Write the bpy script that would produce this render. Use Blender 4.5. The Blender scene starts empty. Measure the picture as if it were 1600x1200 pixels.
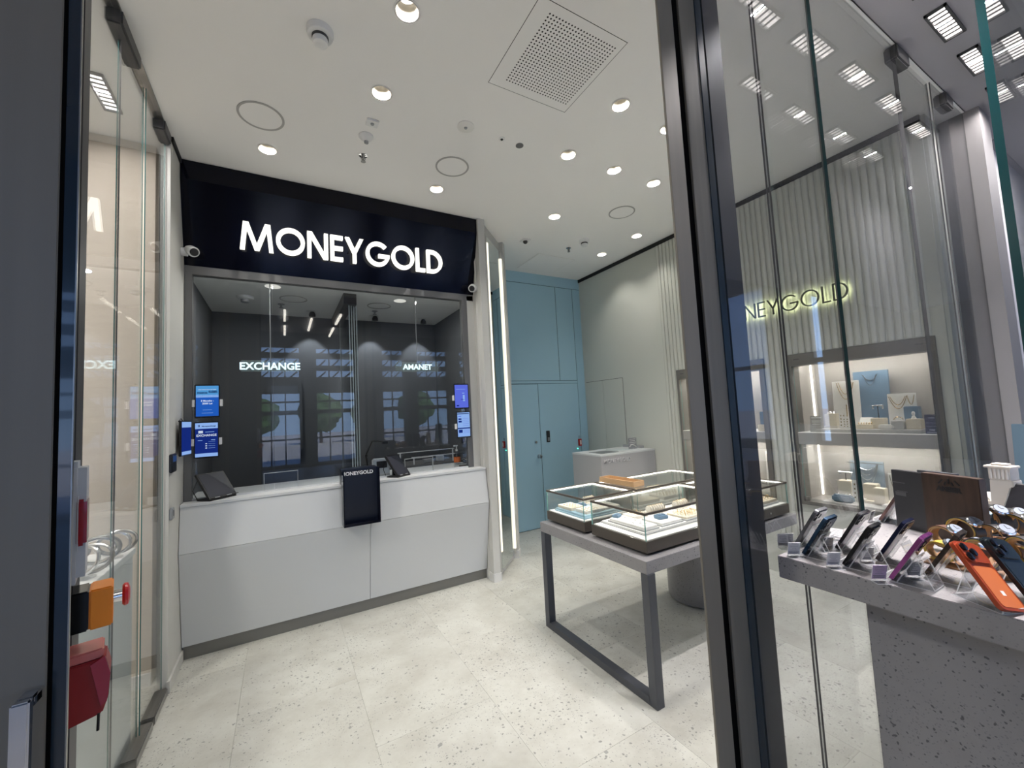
import bpy, bmesh, math, random
from mathutils import Vector, Matrix, Euler
S = bpy.context.scene
COL = S.collection
random.seed(7)
PI = math.pi
def rad(a): return a * PI / 180

# ------------------------------------------------------------------ camera
f_px, yaw, pit, rol, EYE = 634.776, rad(29.5633), rad(3.92776), rad(-2.97596), 1.55
Fw = Vector((math.sin(yaw) * math.cos(pit), math.cos(yaw) * math.cos(pit), math.sin(pit)))
R0 = Vector((math.cos(yaw), -math.sin(yaw), 0)); U0 = R0.cross(Fw)
Rt = R0 * math.cos(rol) + U0 * math.sin(rol); Up = U0 * math.cos(rol) - R0 * math.sin(rol)
cam = bpy.data.cameras.new('camera'); camo = bpy.data.objects.new('camera', cam); COL.objects.link(camo)
cam.sensor_width = 36; cam.lens = f_px * 36 / 1600; cam.clip_start = .02; cam.clip_end = 200
camo.matrix_world = Matrix(((Rt.x, Up.x, -Fw.x, 0), (Rt.y, Up.y, -Fw.y, 0), (Rt.z, Up.z, -Fw.z, EYE), (0, 0, 0, 1)))
S.camera = camo

# ------------------------------------------------------------------ light levels
SKY = 3.4            # sky radiance
DOWN_W = 5.1        # each recessed downlight of the shop
MALL_W = 9.0         # each louvred lamp of the mall ceiling
S.view_settings.view_transform = 'Standard'; S.view_settings.look = 'None'
S.view_settings.gamma = 1; S.view_settings.use_curve_mapping = False
S.view_settings.exposure = 0.18
sun = bpy.data.lights.new('sun', 'SUN'); sun.energy = 14; sun.angle = rad(.6); sun.color = (1, .95, .86)
suno = bpy.data.objects.new('sun', sun); COL.objects.link(suno); suno.rotation_euler = (rad(-32), rad(28), 0)   # high, from behind the building
W = bpy.data.worlds.new('sky'); S.world = W; W.use_nodes = True
wn = W.node_tree.nodes; wl = W.node_tree.links
bg = wn['Background']; bg.inputs['Strength'].default_value = SKY
tc = wn.new('ShaderNodeTexCoord'); sx = wn.new('ShaderNodeSeparateXYZ'); rp = wn.new('ShaderNodeValToRGB')
wl.new(tc.outputs['Generated'], sx.inputs[0]); wl.new(sx.outputs['Z'], rp.inputs[0]); wl.new(rp.outputs[0], bg.inputs[0])
rp.color_ramp.elements[0].position = 0; rp.color_ramp.elements[0].color = (.40, .62, 1, 1)
rp.color_ramp.elements[1].position = .6; rp.color_ramp.elements[1].color = (.16, .36, 1, 1)

def area(name, loc, w, size, rot=(0, 0, 0), color=(1, .95, .88), shape='DISK', sy=None, spread=180):
    l = bpy.data.lights.new(name, 'AREA'); l.energy = w; l.shape = shape; l.size = size; l.color = color; l.spread = rad(spread)
    if sy: l.size_y = sy
    o = bpy.data.objects.new(name, l); COL.objects.link(o); o.location = loc; o.rotation_euler = rot
    return o

# ------------------------------------------------------------------ helpers
def WM(o):
    m = o.matrix_basis.copy()
    return WM(o.parent) @ m if o.parent else m

class MB:
    def __init__(s): s.bm = bmesh.new()
    def _mi(s, fs, mi):
        for f in fs: f.material_index = mi
    def box(s, x0, y0, z0, x1, y1, z1, mi=0, M=None):
        vs = [s.bm.verts.new((x, y, z)) for z in (min(z0, z1), max(z0, z1)) for y in (min(y0, y1), max(y0, y1)) for x in (min(x0, x1), max(x0, x1))]
        fs = [s.bm.faces.new([vs[i] for i in q]) for q in ((0, 2, 3, 1), (4, 5, 7, 6), (0, 1, 5, 4), (2, 6, 7, 3), (0, 4, 6, 2), (1, 3, 7, 5))]
        s._mi(fs, mi)
        if M is not None: bmesh.ops.transform(s.bm, matrix=M, verts=vs)
        return fs
    def prism(s, poly, d, M=None, mi=0):
        a = [s.bm.verts.new((p[0], p[1], 0)) for p in poly]; b = [s.bm.verts.new((p[0], p[1], d)) for p in poly]
        n = len(poly); fs = [s.bm.faces.new(b), s.bm.faces.new(a[::-1])]
        for i in range(n): fs.append(s.bm.faces.new((a[i], a[(i + 1) % n], b[(i + 1) % n], b[i])))
        s._mi(fs, mi)
        if M is not None: bmesh.ops.transform(s.bm, matrix=M, verts=a + b)
        return fs
    def band(s, cx, cy, r0, r1, a0, a1, d, n=28, M=None, mi=0, ex=1.0):
        for i in range(n):
            t0 = a0 + (a1 - a0) * i / n; t1 = a0 + (a1 - a0) * (i + 1) / n
            c = lambda r, t: (cx + ex * r * math.cos(t), cy + r * math.sin(t))
            s.prism([c(r0, t0), c(r1, t0), c(r1, t1), c(r0, t1)], d, M, mi)
    def lathe(s, prof, c=(0, 0, 0), n=24, mi=0, M=None, cap=True):
        rings = []
        for r, z in prof:
            rings.append([s.bm.verts.new((c[0] + r * math.cos(2 * PI * k / n), c[1] + r * math.sin(2 * PI * k / n), c[2] + z)) for k in range(n)])
        fs = []
        for a, b in zip(rings, rings[1:]):
            for k in range(n): fs.append(s.bm.faces.new((a[k], a[(k + 1) % n], b[(k + 1) % n], b[k])))
        if cap: fs.append(s.bm.faces.new(rings[0][::-1])); fs.append(s.bm.faces.new(rings[-1]))
        s._mi(fs, mi)
        if M is not None: bmesh.ops.transform(s.bm, matrix=M, verts=[v for r in rings for v in r])
        return fs
    def cyl(s, c, r, h, axis='z', n=24, mi=0):
        M = {'z': Matrix(), 'x': Matrix.Rotation(PI / 2, 4, 'Y'), 'y': Matrix.Rotation(-PI / 2, 4, 'X')}[axis]
        return s.lathe([(r, 0), (r, h)], n=n, mi=mi, M=Matrix.Translation(c) @ M)
    def tube(s, pts, r, n=8, mi=0, closed=False):
        pts = [Vector(p) for p in pts]; m = len(pts); rings = []
        for i, p in enumerate(pts):
            a = pts[(i - 1) % m] if (closed or i > 0) else p; b = pts[(i + 1) % m] if (closed or i < m - 1) else p
            t = (b - a).normalized(); u = t.orthogonal() if i == 0 else (pu - t * pu.dot(t))
            u.normalize(); pu = u; v = t.cross(u)
            rings.append([s.bm.verts.new(p + r * (u * math.cos(2 * PI * k / n) + v * math.sin(2 * PI * k / n))) for k in range(n)])
        fs = []
        seq = list(zip(rings, rings[1:])) + ([(rings[-1], rings[0])] if closed else [])
        for a, b in seq:
            for k in range(n): fs.append(s.bm.faces.new((a[k], a[(k + 1) % n], b[(k + 1) % n], b[k])))
        if not closed: fs.append(s.bm.faces.new(rings[0][::-1])); fs.append(s.bm.faces.new(rings[-1]))
        s._mi(fs, mi); return fs
    def quad(s, a, b, c, d, mi=0):
        f = s.bm.faces.new([s.bm.verts.new(p) for p in (a, b, c, d)]); f.material_index = mi
    def build(s, name, mats, parent=None, world=True, smooth=False, bev=0, seg=2):
        bm = s.bm
        if bev: bmesh.ops.bevel(bm, geom=bm.edges[:], offset=bev, segments=seg, affect='EDGES', clamp_overlap=True)
        bmesh.ops.recalc_face_normals(bm, faces=bm.faces[:])
        me = bpy.data.meshes.new(name); o = bpy.data.objects.new(name, me); COL.objects.link(o)
        if parent is not None:
            o.parent = parent
            if world: bmesh.ops.transform(bm, matrix=WM(parent).inverted(), verts=bm.verts[:])
        elif world:
            xs = [v.co for v in bm.verts]
            c = Vector(((min(v.x for v in xs) + max(v.x for v in xs)) / 2, (min(v.y for v in xs) + max(v.y for v in xs)) / 2, min(v.z for v in xs)))
            bmesh.ops.translate(bm, vec=-c, verts=bm.verts[:]); o.location = c
        bm.to_mesh(me); bm.free()
        for m in (mats if isinstance(mats, (list, tuple)) else [mats]): me.materials.append(m)
        if smooth:
            for p in me.polygons: p.use_smooth = True
            try: me.set_sharp_from_angle(angle=rad(35))
            except Exception: pass
        return o

def tag(o, label, cat, group=None):
    o['label'] = label; o['category'] = cat
    if group: o['group'] = group
    return o
def struct(o): o['kind'] = 'structure'; return o
def thing(name, label, cat, loc=(0, 0, 0), rot=(0, 0, 0), group=None):
    o = bpy.data.objects.new(name, None); COL.objects.link(o); o.empty_display_size = .05
    o.location = loc; o.rotation_euler = rot
    return tag(o, label, cat, group)
def sempty(name, loc=(0, 0, 0)):
    o = bpy.data.objects.new(name, None); COL.objects.link(o); o.location = loc; o['kind'] = 'structure'; return o
def dup(root, loc=None, rot=None, label=None, parent=None):
    kids = [c for c in bpy.data.objects if c.parent == root]
    r = root.copy(); COL.objects.link(r)
    if parent: r.parent = parent
    if loc is not None: r.location = loc
    if rot is not None: r.rotation_euler = rot
    if label: r['label'] = label
    for c in kids: dup(c, parent=r)
    return r
def bx(name, a, b, mat, parent=None, bev=0, world=True):
    m = MB(); m.box(*a, *b); return m.build(name, mat, parent, world=world, bev=bev)
def txt(name, s, size, mat, parent, M, bold=0, ext=.001, align='CENTER', sp=1.0, shear=0):
    c = bpy.data.curves.new(name, 'FONT'); c.body = s; c.size = size; c.offset = bold; c.extrude = ext; c.align_x = align; c.space_character = sp; c.shear = shear
    c.resolution_u = 3
    o = bpy.data.objects.new(name, c); COL.objects.link(o); c.materials.append(mat)
    o.parent = parent; o.matrix_basis = WM(parent).inverted() @ M if parent else M
    return o
def MX(loc, rot=(0, 0, 0)): return Matrix.Translation(loc) @ Euler(rot).to_matrix().to_4x4()
def FY(x, y, z): return MX((x, y, z), (PI / 2, 0, 0))           # a sign facing -y
def FX(x, y, z): return MX((x, y, z), (PI / 2, 0, -PI / 2))     # a sign facing -x

# ------------------------------------------------------------------ materials
MATS = {}
def mat(name, col, rough=.5, metal=0, spec=.5, emit=None, es=0, coat=0, bump=None, noise=None):
    m = bpy.data.materials.new(name); m.use_nodes = True; nt = m.node_tree; p = nt.nodes['Principled BSDF']
    p.inputs['Base Color'].default_value = (*col, 1); p.inputs['Roughness'].default_value = rough; p.inputs['Metallic'].default_value = metal
    p.inputs['Specular IOR Level'].default_value = spec
    if coat: p.inputs['Coat Weight'].default_value = coat
    if emit: p.inputs['Emission Color'].default_value = (*emit, 1); p.inputs['Emission Strength'].default_value = es
    if noise:   # (scale, amount): gentle mottling of the colour
        tcn = nt.nodes.new('ShaderNodeTexCoord'); n = nt.nodes.new('ShaderNodeTexNoise'); n.inputs['Scale'].default_value = noise[0]; n.inputs['Detail'].default_value = 5
        mp = nt.nodes.new('ShaderNodeMapping'); mp.inputs['Scale'].default_value = noise[2] if len(noise) > 2 else (1, 1, 1)
        r = nt.nodes.new('ShaderNodeValToRGB'); k = noise[1]
        r.color_ramp.elements[0].position = .3; r.color_ramp.elements[1].position = .7
        r.color_ramp.elements[0].color = (*[c * (1 - k) for c in col], 1); r.color_ramp.elements[1].color = (*[min(1, c * (1 + k)) for c in col], 1)
        nt.links.new(tcn.outputs['Object'], mp.inputs[0]); nt.links.new(mp.outputs[0], n.inputs['Vector']); nt.links.new(n.outputs['Fac'], r.inputs[0]); nt.links.new(r.outputs[0], p.inputs['Base Color'])
    if bump:
        tcn = nt.nodes.new('ShaderNodeTexCoord'); n = nt.nodes.new('ShaderNodeTexNoise'); n.inputs['Scale'].default_value = bump[0]; n.inputs['Detail'].default_value = 4
        b = nt.nodes.new('ShaderNodeBump'); b.inputs['Strength'].default_value = bump[1]; b.inputs['Distance'].default_value = .01
        nt.links.new(tcn.outputs['Object'], n.inputs['Vector']); nt.links.new(n.outputs['Fac'], b.inputs['Height']); nt.links.new(b.outputs[0], p.inputs['Normal'])
    MATS[name] = m; return m
def emis(name, col, s):
    m = bpy.data.materials.new(name); m.use_nodes = True; nt = m.node_tree; nt.nodes.clear()
    e = nt.nodes.new('ShaderNodeEmission'); e.inputs[0].default_value = (*col, 1); e.inputs[1].default_value = s
    o = nt.nodes.new('ShaderNodeOutputMaterial'); nt.links.new(e.outputs[0], o.inputs[0]); return m
def glassm(name, tint=(1, 1, 1), ior=1.5, rough=0.0):
    m = bpy.data.materials.new(name); m.use_nodes = True; nt = m.node_tree; nt.nodes.clear(); N = nt.nodes.new; L = nt.links.new
    g = N('ShaderNodeNewGeometry'); mx = N('ShaderNodeMix'); mx.data_type = 'FLOAT'
    mx.inputs[2].default_value = ior; mx.inputs[3].default_value = 1 / ior
    L(g.outputs['Backfacing'], mx.inputs[0])
    fr = N('ShaderNodeFresnel'); L(mx.outputs[0], fr.inputs['IOR'])
    t = N('ShaderNodeBsdfTransparent'); t.inputs[0].default_value = (*tint, 1)
    gl = N('ShaderNodeBsdfGlossy'); gl.inputs['Roughness'].default_value = rough
    ms = N('ShaderNodeMixShader'); L(fr.outputs[0], ms.inputs[0]); L(t.outputs[0], ms.inputs[1]); L(gl.outputs[0], ms.inputs[2])
    o = N('ShaderNodeOutputMaterial'); L(ms.outputs[0], o.inputs[0]); return m

def stone(name, base, base2, speck, rough, big=1.0, pebble=True, specks=.5):
    m = bpy.data.materials.new(name); m.use_nodes = True; nt = m.node_tree; N = nt.nodes.new; L = nt.links.new; p = nt.nodes['Principled BSDF']
    t = N('ShaderNodeTexCoord'); oi = N('ShaderNodeObjectInfo'); ad = N('ShaderNodeVectorMath'); ad.operation = 'ADD'
    sc = N('ShaderNodeVectorMath'); sc.operation = 'SCALE'; sc.inputs['Scale'].default_value = 37
    L(oi.outputs['Random'], sc.inputs[0]); L(t.outputs['Object'], ad.inputs[0]); L(sc.outputs[0], ad.inputs[1])
    n = N('ShaderNodeTexNoise'); n.inputs['Scale'].default_value = 3.4 * big; n.inputs['Detail'].default_value = 10; n.inputs['Roughness'].default_value = .68; L(ad.outputs[0], n.inputs['Vector'])
    r = N('ShaderNodeValToRGB'); r.color_ramp.elements[0].position = .30; r.color_ramp.elements[1].position = .60
    r.color_ramp.elements[0].color = (*base2, 1); r.color_ramp.elements[1].color = (*base, 1); L(n.outputs['Fac'], r.inputs[0])
    last = r.outputs[0]
    # small grey chips, denser in patches
    for (s, lo, hi, dist, col) in ((95, .17, .23, 1.3, [c * 1.5 for c in speck]), (42, .16, .2, 1.3, speck), (11, .08, .095, .7, [c * 1.2 for c in speck])) if pebble else ((150, .20, .27, 1.0, [.2, .2, .21]), (70, .13, .18, 1.2, speck), (38, .09, .12, 1.0, speck)):
        wn_ = N('ShaderNodeTexNoise'); wn_.inputs['Scale'].default_value = s * .8; L(ad.outputs[0], wn_.inputs['Vector'])
        mxv = N('ShaderNodeVectorMath'); mxv.operation = 'SCALE'; mxv.inputs['Scale'].default_value = dist / s; L(wn_.outputs['Color'], mxv.inputs[0])
        a2 = N('ShaderNodeVectorMath'); a2.operation = 'ADD'; L(ad.outputs[0], a2.inputs[0]); L(mxv.outputs[0], a2.inputs[1])
        v = N('ShaderNodeTexVoronoi'); v.inputs['Scale'].default_value = s; L(a2.outputs[0], v.inputs['Vector'])
        lt = N('ShaderNodeMapRange'); lt.inputs['From Min'].default_value = hi * 1.25; lt.inputs['From Max'].default_value = lo * 1.25; L(v.outputs['Distance'], lt.inputs['Value'])
        gate = N('ShaderNodeSeparateColor'); L(v.outputs['Color'], gate.inputs[0])
        pn = N('ShaderNodeTexNoise'); pn.inputs['Scale'].default_value = 3.1 * big; pn.inputs['Detail'].default_value = 3; L(ad.outputs[0], pn.inputs['Vector'])
        pr = N('ShaderNodeMapRange'); pr.inputs['From Min'].default_value = .4; pr.inputs['From Max'].default_value = .66; pr.inputs['To Min'].default_value = (.12 if pebble else .4) * specks; pr.inputs['To Max'].default_value = (1.7 if pebble else .8) * specks; L(pn.outputs['Fac'], pr.inputs['Value'])
        gt = N('ShaderNodeMath'); gt.operation = 'LESS_THAN'; L(gate.outputs[0], gt.inputs[0]); L(pr.outputs[0], gt.inputs[1])
        ml = N('ShaderNodeMath'); ml.operation = 'MULTIPLY'; L(gt.outputs[0], ml.inputs[0]); L(lt.outputs[0], ml.inputs[1])
        mm = N('ShaderNodeMath'); mm.operation = 'MULTIPLY'; mm.inputs[1].default_value = .8 if pebble else .85; L(ml.outputs[0], mm.inputs[0])
        mc = N('ShaderNodeMix'); mc.data_type = 'RGBA'; L(mm.outputs[0], mc.inputs[0]); L(last, mc.inputs[6]); mc.inputs[7].default_value = (*col, 1); last = mc.outputs[2]
    tv = N('ShaderNodeMapRange'); tv.inputs['To Min'].default_value = .93; tv.inputs['To Max'].default_value = 1.04; L(oi.outputs['Random'], tv.inputs['Value'])
    vm = N('ShaderNodeVectorMath'); vm.operation = 'SCALE'; L(last, vm.inputs[0]); L(tv.outputs[0], vm.inputs['Scale'])
    L(vm.outputs[0], p.inputs['Base Color']); p.inputs['Roughness'].default_value = rough
    return m

floor_m = stone('limestone', (.555, .555, .51), (.43, .42, .375), (.20, .20, .19), .42)
gran_m = stone('speckled_quartz', (.29, .282, .287), (.235, .228, .235), (.07, .07, .08), .4, pebble=False, specks=1.0)
ceil_m = mat('ceiling_paint', (.90, .885, .865), .8, bump=(300, .02))
wallL_m = mat('beige_grey_plaster', (.56, .555, .525), .75, noise=(3, .03, (1, 1, .3)))
wallR_m = mat('sage_cream_paint', (.58, .59, .535), .7)
tan_m = mat('tan_textile_wall', (.72, .64, .545), .85, noise=(9, .04, (1, 1, 14)))
blue_m = mat('blue_grey_paint', (.36, .56, .665), .55)
blackgap_m = mat('black_gap', (.006, .006, .007), .6)
navy_m = mat('navy_gloss', (.002, .0025, .008), .14, spec=.22)
counter_m = mat('white_solid_surface', (.635, .65, .66), .42)
plinth_m = mat('brushed_plinth', (.22, .215, .20), .45, .6)
alu_m = mat('grey_anodised', (.18, .166, .138), .5, .15, noise=(40, .05, (1, 1, .02)))
dkalu_m = mat('dark_stile', (.075, .075, .078), .45, .2)
rubber_m = mat('black_rubber', (.002, .002, .002), .9, spec=.05)
teal_m = mat('green_glass_edge', (.006, .034, .038), .15, coat=.3)
lteal_m = mat('pale_green_edge', (.05, .17, .165), .5, spec=.2)
navyedge_m = mat('dark_glass_edge', (.012, .022, .034), .15, coat=.5)
glass_m = glassm('clear_glass', (.96, .98, .98)); tint_m = glassm('facade_glass', (.90, .91, .92)); hallglass_m = glassm('hall_tinted_glass', (.45, .47, .5))
case_m = glassm('case_glass', (.985, .995, .99))
booth_glass_m = glassm('booth_glass', (.88, .90, .91))
steel_m = mat('brushed_steel', (.30, .295, .285), .32, .9)
chrome_m = mat('chrome', (.75, .75, .76), .08, 1)
bronze_m = mat('bronze_frame', (.115, .10, .085), .42, .5)
dbronze_m = mat('grey_bronze_frame', (.20, .19, .175), .45, .4)
white_m = mat('white_plastic', (.78, .78, .77), .45)
grey_m = mat('grey_plastic', (.30, .31, .32), .5)
lgrey_m = mat('light_grey_plastic', (.47, .50, .54), .4)
black_m = mat('black_plastic', (.012, .012, .014), .35)
cream_m = mat('cream_suede', (.74, .67, .54), .8)
ivory_m = mat('ivory_suede', (.78, .73, .66), .75)
pwhite_m = mat('white_board', (.82, .80, .77), .6)
pblue_m = mat('blue_suede', (.15, .245, .355), .7)
slate_m = mat('slate_blue_suede', (.10, .17, .23), .7)
gold_m = mat('gold', (.72, .50, .20), .22, 1)
silver_m = mat('silver', (.78, .78, .8), .15, 1)
wood_m = mat('oak', (.52, .33, .17), .5, noise=(18, .12, (1, 8, 8)))
dwood_m = mat('dark_walnut', (.05, .028, .019), .4, noise=(10, .25, (8, 8, 1)))
led_m = emis('led_strip', (1, .96, .86), 10)
acryl_m = glassm('acrylic', (.93, .94, .95), 1.49)
cardw_m = mat('card_paper', (.78, .76, .76), .7)
ink_m = mat('ink', (.05, .05, .06), .7)
# ================================================================== SETTING
H = 3.45; XL, XR = -.61, 3.85
DL = [(.53, 1.745, 'recessed downlight nearest the door, at the top edge, above the entrance'),
      (.525, 2.29, 'recessed downlight between the large smoke detector and the small square sensor'),
      (-.07, 3.13, 'recessed downlight beside the big ceiling ring, above the left end of the black sign'),
      (1.146, 3.13, 'recessed downlight in front of the letters at the right end of the black sign'),
      (1.885, 2.29, 'recessed downlight beside the grey disc, beyond the perforated grille'),
      (1.885, 1.745, 'large recessed downlight right beside the perforated ceiling grille'),
      (2.346, 2.29, 'recessed downlight above the glass jewellery table, middle of its row of three'),
      (2.80, 2.29, 'recessed downlight next to the grey door post, end of its row of three'),
      (2.355, 3.13, 'recessed downlight between the mirror and the far ceiling ring'),
      (2.346, 1.76, 'recessed downlight half cut off by the grey door post'),
      (3.48, 3.13, 'recessed downlight close to the sage wall, in front of the smoke detector'),
      (3.48, 3.705, 'small recessed downlight deepest in the room, near the blue wall corner')]
DR = .056
def holed(name, x0, y0, x1, y1, z, circles, rects, m, parent=None):
    bm = bmesh.new(); ed = []
    def loop(pts):
        vs = [bm.verts.new((p[0], p[1], z)) for p in pts]
        for a, b in zip(vs, vs[1:] + vs[:1]): ed.append(bm.edges.new((a, b)))
    loop([(x0, y0), (x1, y0), (x1, y1), (x0, y1)])
    for x, y, r in circles: loop([(x + r * math.cos(2 * PI * k / 24), y + r * math.sin(2 * PI * k / 24)) for k in range(24)])
    for a, b, c, d in rects: loop([(a, b), (c, b), (c, d), (a, d)])
    bmesh.ops.triangle_fill(bm, use_beauty=True, use_dissolve=False, edges=ed)
    me = bpy.data.meshes.new(name); bm.normal_update()
    for f in bm.faces:
        if f.normal.z > 0: f.normal_flip()
    bm.to_mesh(me); bm.free(); me.materials.append(m)
    o = bpy.data.objects.new(name, me); COL.objects.link(o); return o
AC = (1.052, 1.400, 1.600, 1.952)
ceil = struct(holed('ceiling', XL - .06, .745, 4.4, 5.05, H, [(x, y, DR) for x, y, _ in DL], [AC], ceil_m))
roof_m = mat('concrete', (.3, .3, .3), .9)
struct(bx('ceiling_sky_blocker', (-6, -10.5, 3.85), (14, 6, 4.0), roof_m))  # unseen slab added to stop sky light leaking in above the ceiling

# floor: stone slabs near, one sheet beyond
fl = sempty('floor')
m = MB(); m.box(-6, -10, -.06, 14, 6, -.012); o = m.build('subfloor', stone('limestone_far', (.50, .49, .45), (.44, .43, .39), (.25, .25, .24), .5), fl)
tile_cache = {}
TX0, TY0, TW, TD = .97, 1.53, .6, 1.2
for i in range(-4, 6):
    for j in range(-3, 4):
        x0 = TX0 + i * TW; y0 = TY0 + (j + (.5 if i % 2 else 0)) * TD
        if x0 > 4.1 or y0 > 4.7 or x0 < -2.2 or y0 < -1.6: continue
        if not tile_cache:
            m = MB(); m.box(.0004, .0004, -.012, TW - .0004, TD - .0004, 0)
            bmesh.ops.bevel(m.bm, geom=[e for e in m.bm.edges if all(v.co.z > -.001 for v in e.verts)], offset=.0003, segments=1, affect='EDGES')
            t = m.build('floor_tile', floor_m, fl, world=False); tile_cache['t'] = t
        else:
            t = tile_cache['t'].copy(); COL.objects.link(t)
        t.location = (x0, y0, 0)

def wallbox(name, a, b, m, bev=0): return struct(bx(name, a, b, m, bev=bev))
# left: plaster return beside the counter, glass from y=.85 to 3.2
wallbox('wall_left', (XL - .035, 3.23, 0), (XL, 5.0, H), wallL_m)
struct(bx('trim_left_shadow_gap', (XL - .004, 3.24, H - .035), (XL + .012, 3.50, H - .001), blackgap_m))
struct(bx('baseboard_left', (XL - .004, 3.22, 0), (XL + .012, 3.60, .07), wallL_m))
# space beyond the left glass
wallbox('wall_beyond_left_glass', (-5, 3.40, 0), (XL - .11, 3.5, H), tan_m)
struct(bx('baseboard_beyond_left_glass', (-5, 3.385, 0), (XL - .11, 3.40, .075), white_m))
wallbox('wall_far_left', (-5.1, -10, 0), (-5, 3.5, H + .4), tan_m)
struct(bx('ceiling_beyond_left_glass', (-5, .62, H), (XL - .05, 3.5, H + .02), ceil_m))
struct(bx('wall_outer_left', (-1.2, 3.5, 0), (-1.1, 5.2, H + .4), roof_m))
# back: blue joinery wall
BY = 4.63
bw = sempty('wall_back', (3.0, BY, 0))
bx('panel_backing', (2.0, BY + .004, 0), (XR + .3, BY + .12, H), mat('blue_groove', (.07, .12, .16), .7), bw)
def bpan(x0, z0, x1, z1, d=0.0, name='wall_panel'): return bx(name, (x0 + .003, BY - d, z0 + .003), (x1 - .003, BY + .006, z1 - .003), blue_m, bw, bev=.0015)
bpan(2.10, 3.30, 3.86, H + .02); bpan(3.715, 0, 3.86, 3.30); bpan(2.10, 1.925, 2.20, 3.30)
bpan(2.20, 1.955, 3.41, 3.30, -.003); bpan(3.41, 1.955, 3.715, 3.30, -.003); bpan(2.10, 1.915, 3.715, 1.955, .002)
bpan(3.03, .0, 3.715, 1.915)
d1 = sempty('door_1', (2.6, BY, 0))
dl = bx('door_leaf', (2.16, BY - .004, .008), (3.022, BY + .006, 1.908), blue_m, d1, bev=.0015)
m = MB(); m.cyl((2.945, BY - .004, 1.13), .017, -.014, 'y'); m.cyl((2.945, BY - .016, 1.13), .006, -.004, 'y'); m.build('latch', steel_m, dl, smooth=True)
m = MB(); m.lathe([(.024, 0), (.024, .006), (.010, .008), (.010, .03), (.024, .036), (.028, .048), (.022, .06), (.005, .063)], n=24, M=MX((2.975, BY - .004, .94), (PI / 2, 0, 0))); m.build('door_knob', chrome_m, dl, smooth=True)
t = thing('access_keypad', 'slim black keypad on the blue wall beside the blue door', 'keypad', (3.145, BY, 1.12))
bx('body', (3.120, BY - .022, 1.115), (3.168, BY - .001, 1.27), black_m, t, bev=.004)
m = MB()
for r in range(3):
    for c in range(3): m.box(3.128 + c * .0115, BY - .0245, 1.135 + r * .016, 3.137 + c * .0115, BY - .022, 1.147 + r * .016)
m.build('keys', grey_m, t)
t = thing('fire_alarm_button', 'small red call point with white flame mark on the blue wall', 'alarm', (3.68, BY, 1.0))
bx('housing', (3.655, BY - .03, 1.02), (3.705, BY - .001, 1.12), mat('alarm_red', (.45, .02, .015), .4), t, bev=.004)
bx('label_plate', (3.668, BY - .033, 1.04), (3.692, BY - .03, 1.10), pwhite_m, t)
m = MB(); m.box(3.665, BY - .012, 1.125, 3.690, BY - .001, 1.165); m.build('clear_cover', acryl_m, t)
m = MB(); m.cyl((3.642, BY - .012, .985), .006, .011, 'y', 12); tt = m.build('status_light', emis('green_led', (.1, 1, .6), 3), t)

# right wall with two showcase openings
ww = sempty('wall_right', (XR, 2.5, 0))
OP = [(2.085, 3.03), (.955, 1.88)]; OZ0, OZ1 = .645, 1.916
def rw(y0, y1, z0, z1, name='wall_section'): return bx(name, (XR, y0, z0), (XR + .10, y1, z1), wallR_m, ww)
rw(.90, 4.66, OZ1, H); rw(.90, 4.66, 0, OZ0); rw(3.03, 4.66, OZ0, OZ1); rw(1.88, 2.085, OZ0, OZ1); rw(.90, .955, OZ0, OZ1)
flut_z = [(OZ1 + .004, H - .05)]
fm = MB()
fm.lathe([(.016, 0), (.016, 1)], n=12)   # half-round rib, its back sunk in the wall
rib = None
for k in range(46):
    y = 3.17 - k * .0485
    if y < .93: break
    inside = any(a - .02 < y < b + .02 for a, b in OP)
    for z0, z1 in ([(OZ1 + .004, H - .05)] if inside else [(.02, H - .05)]):
        if rib is None: rib = fm.build('flute', wallR_m, ww, world=False, smooth=True); r_ = rib
        else: r_ = rib.copy(); COL.objects.link(r_)
        r_.location = (-.003, y - 2.5, z0); r_.scale = (.8, 1.25, z1 - z0)
struct(bx('trim_right_shadow_gap', (XR - .013, .90, H - .045), (XR + .002, 4.63, H - .002), blackgap_m))
# concealed cupboard in the right wall by the blue corner
d2 = sempty('door_2', (XR, 4.2, 1.0))
bx('groove_plate', (XR - .002, 3.868, .0), (XR + .001, 4.600, 1.922), mat('groove', (.10, .10, .09), .8), d2)
for a, b in ((3.873, 4.238), (4.242, 4.596)): bx('door_leaf', (XR - .008, a, .01), (XR - .001, b, 1.916), wallR_m, d2, bev=.001)
wallbox('wall_right_return', (XR + .02, .88, 0), (4.14, .96, H), wallR_m)
wallbox('pillar_mall_right', (4.12, .68, 0), (4.36, .90, H), mat('pinkish_plaster', (.27, .26, .265), .7))
# backs so that no daylight leaks in
wallbox('wall_outer_back', (-1.2, 5.05, 0), (4.6, 5.15, 3.9), roof_m)
wallbox('wall_outer_right', (4.40, .90, 0), (4.5, 5.1, 3.9), roof_m)

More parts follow.
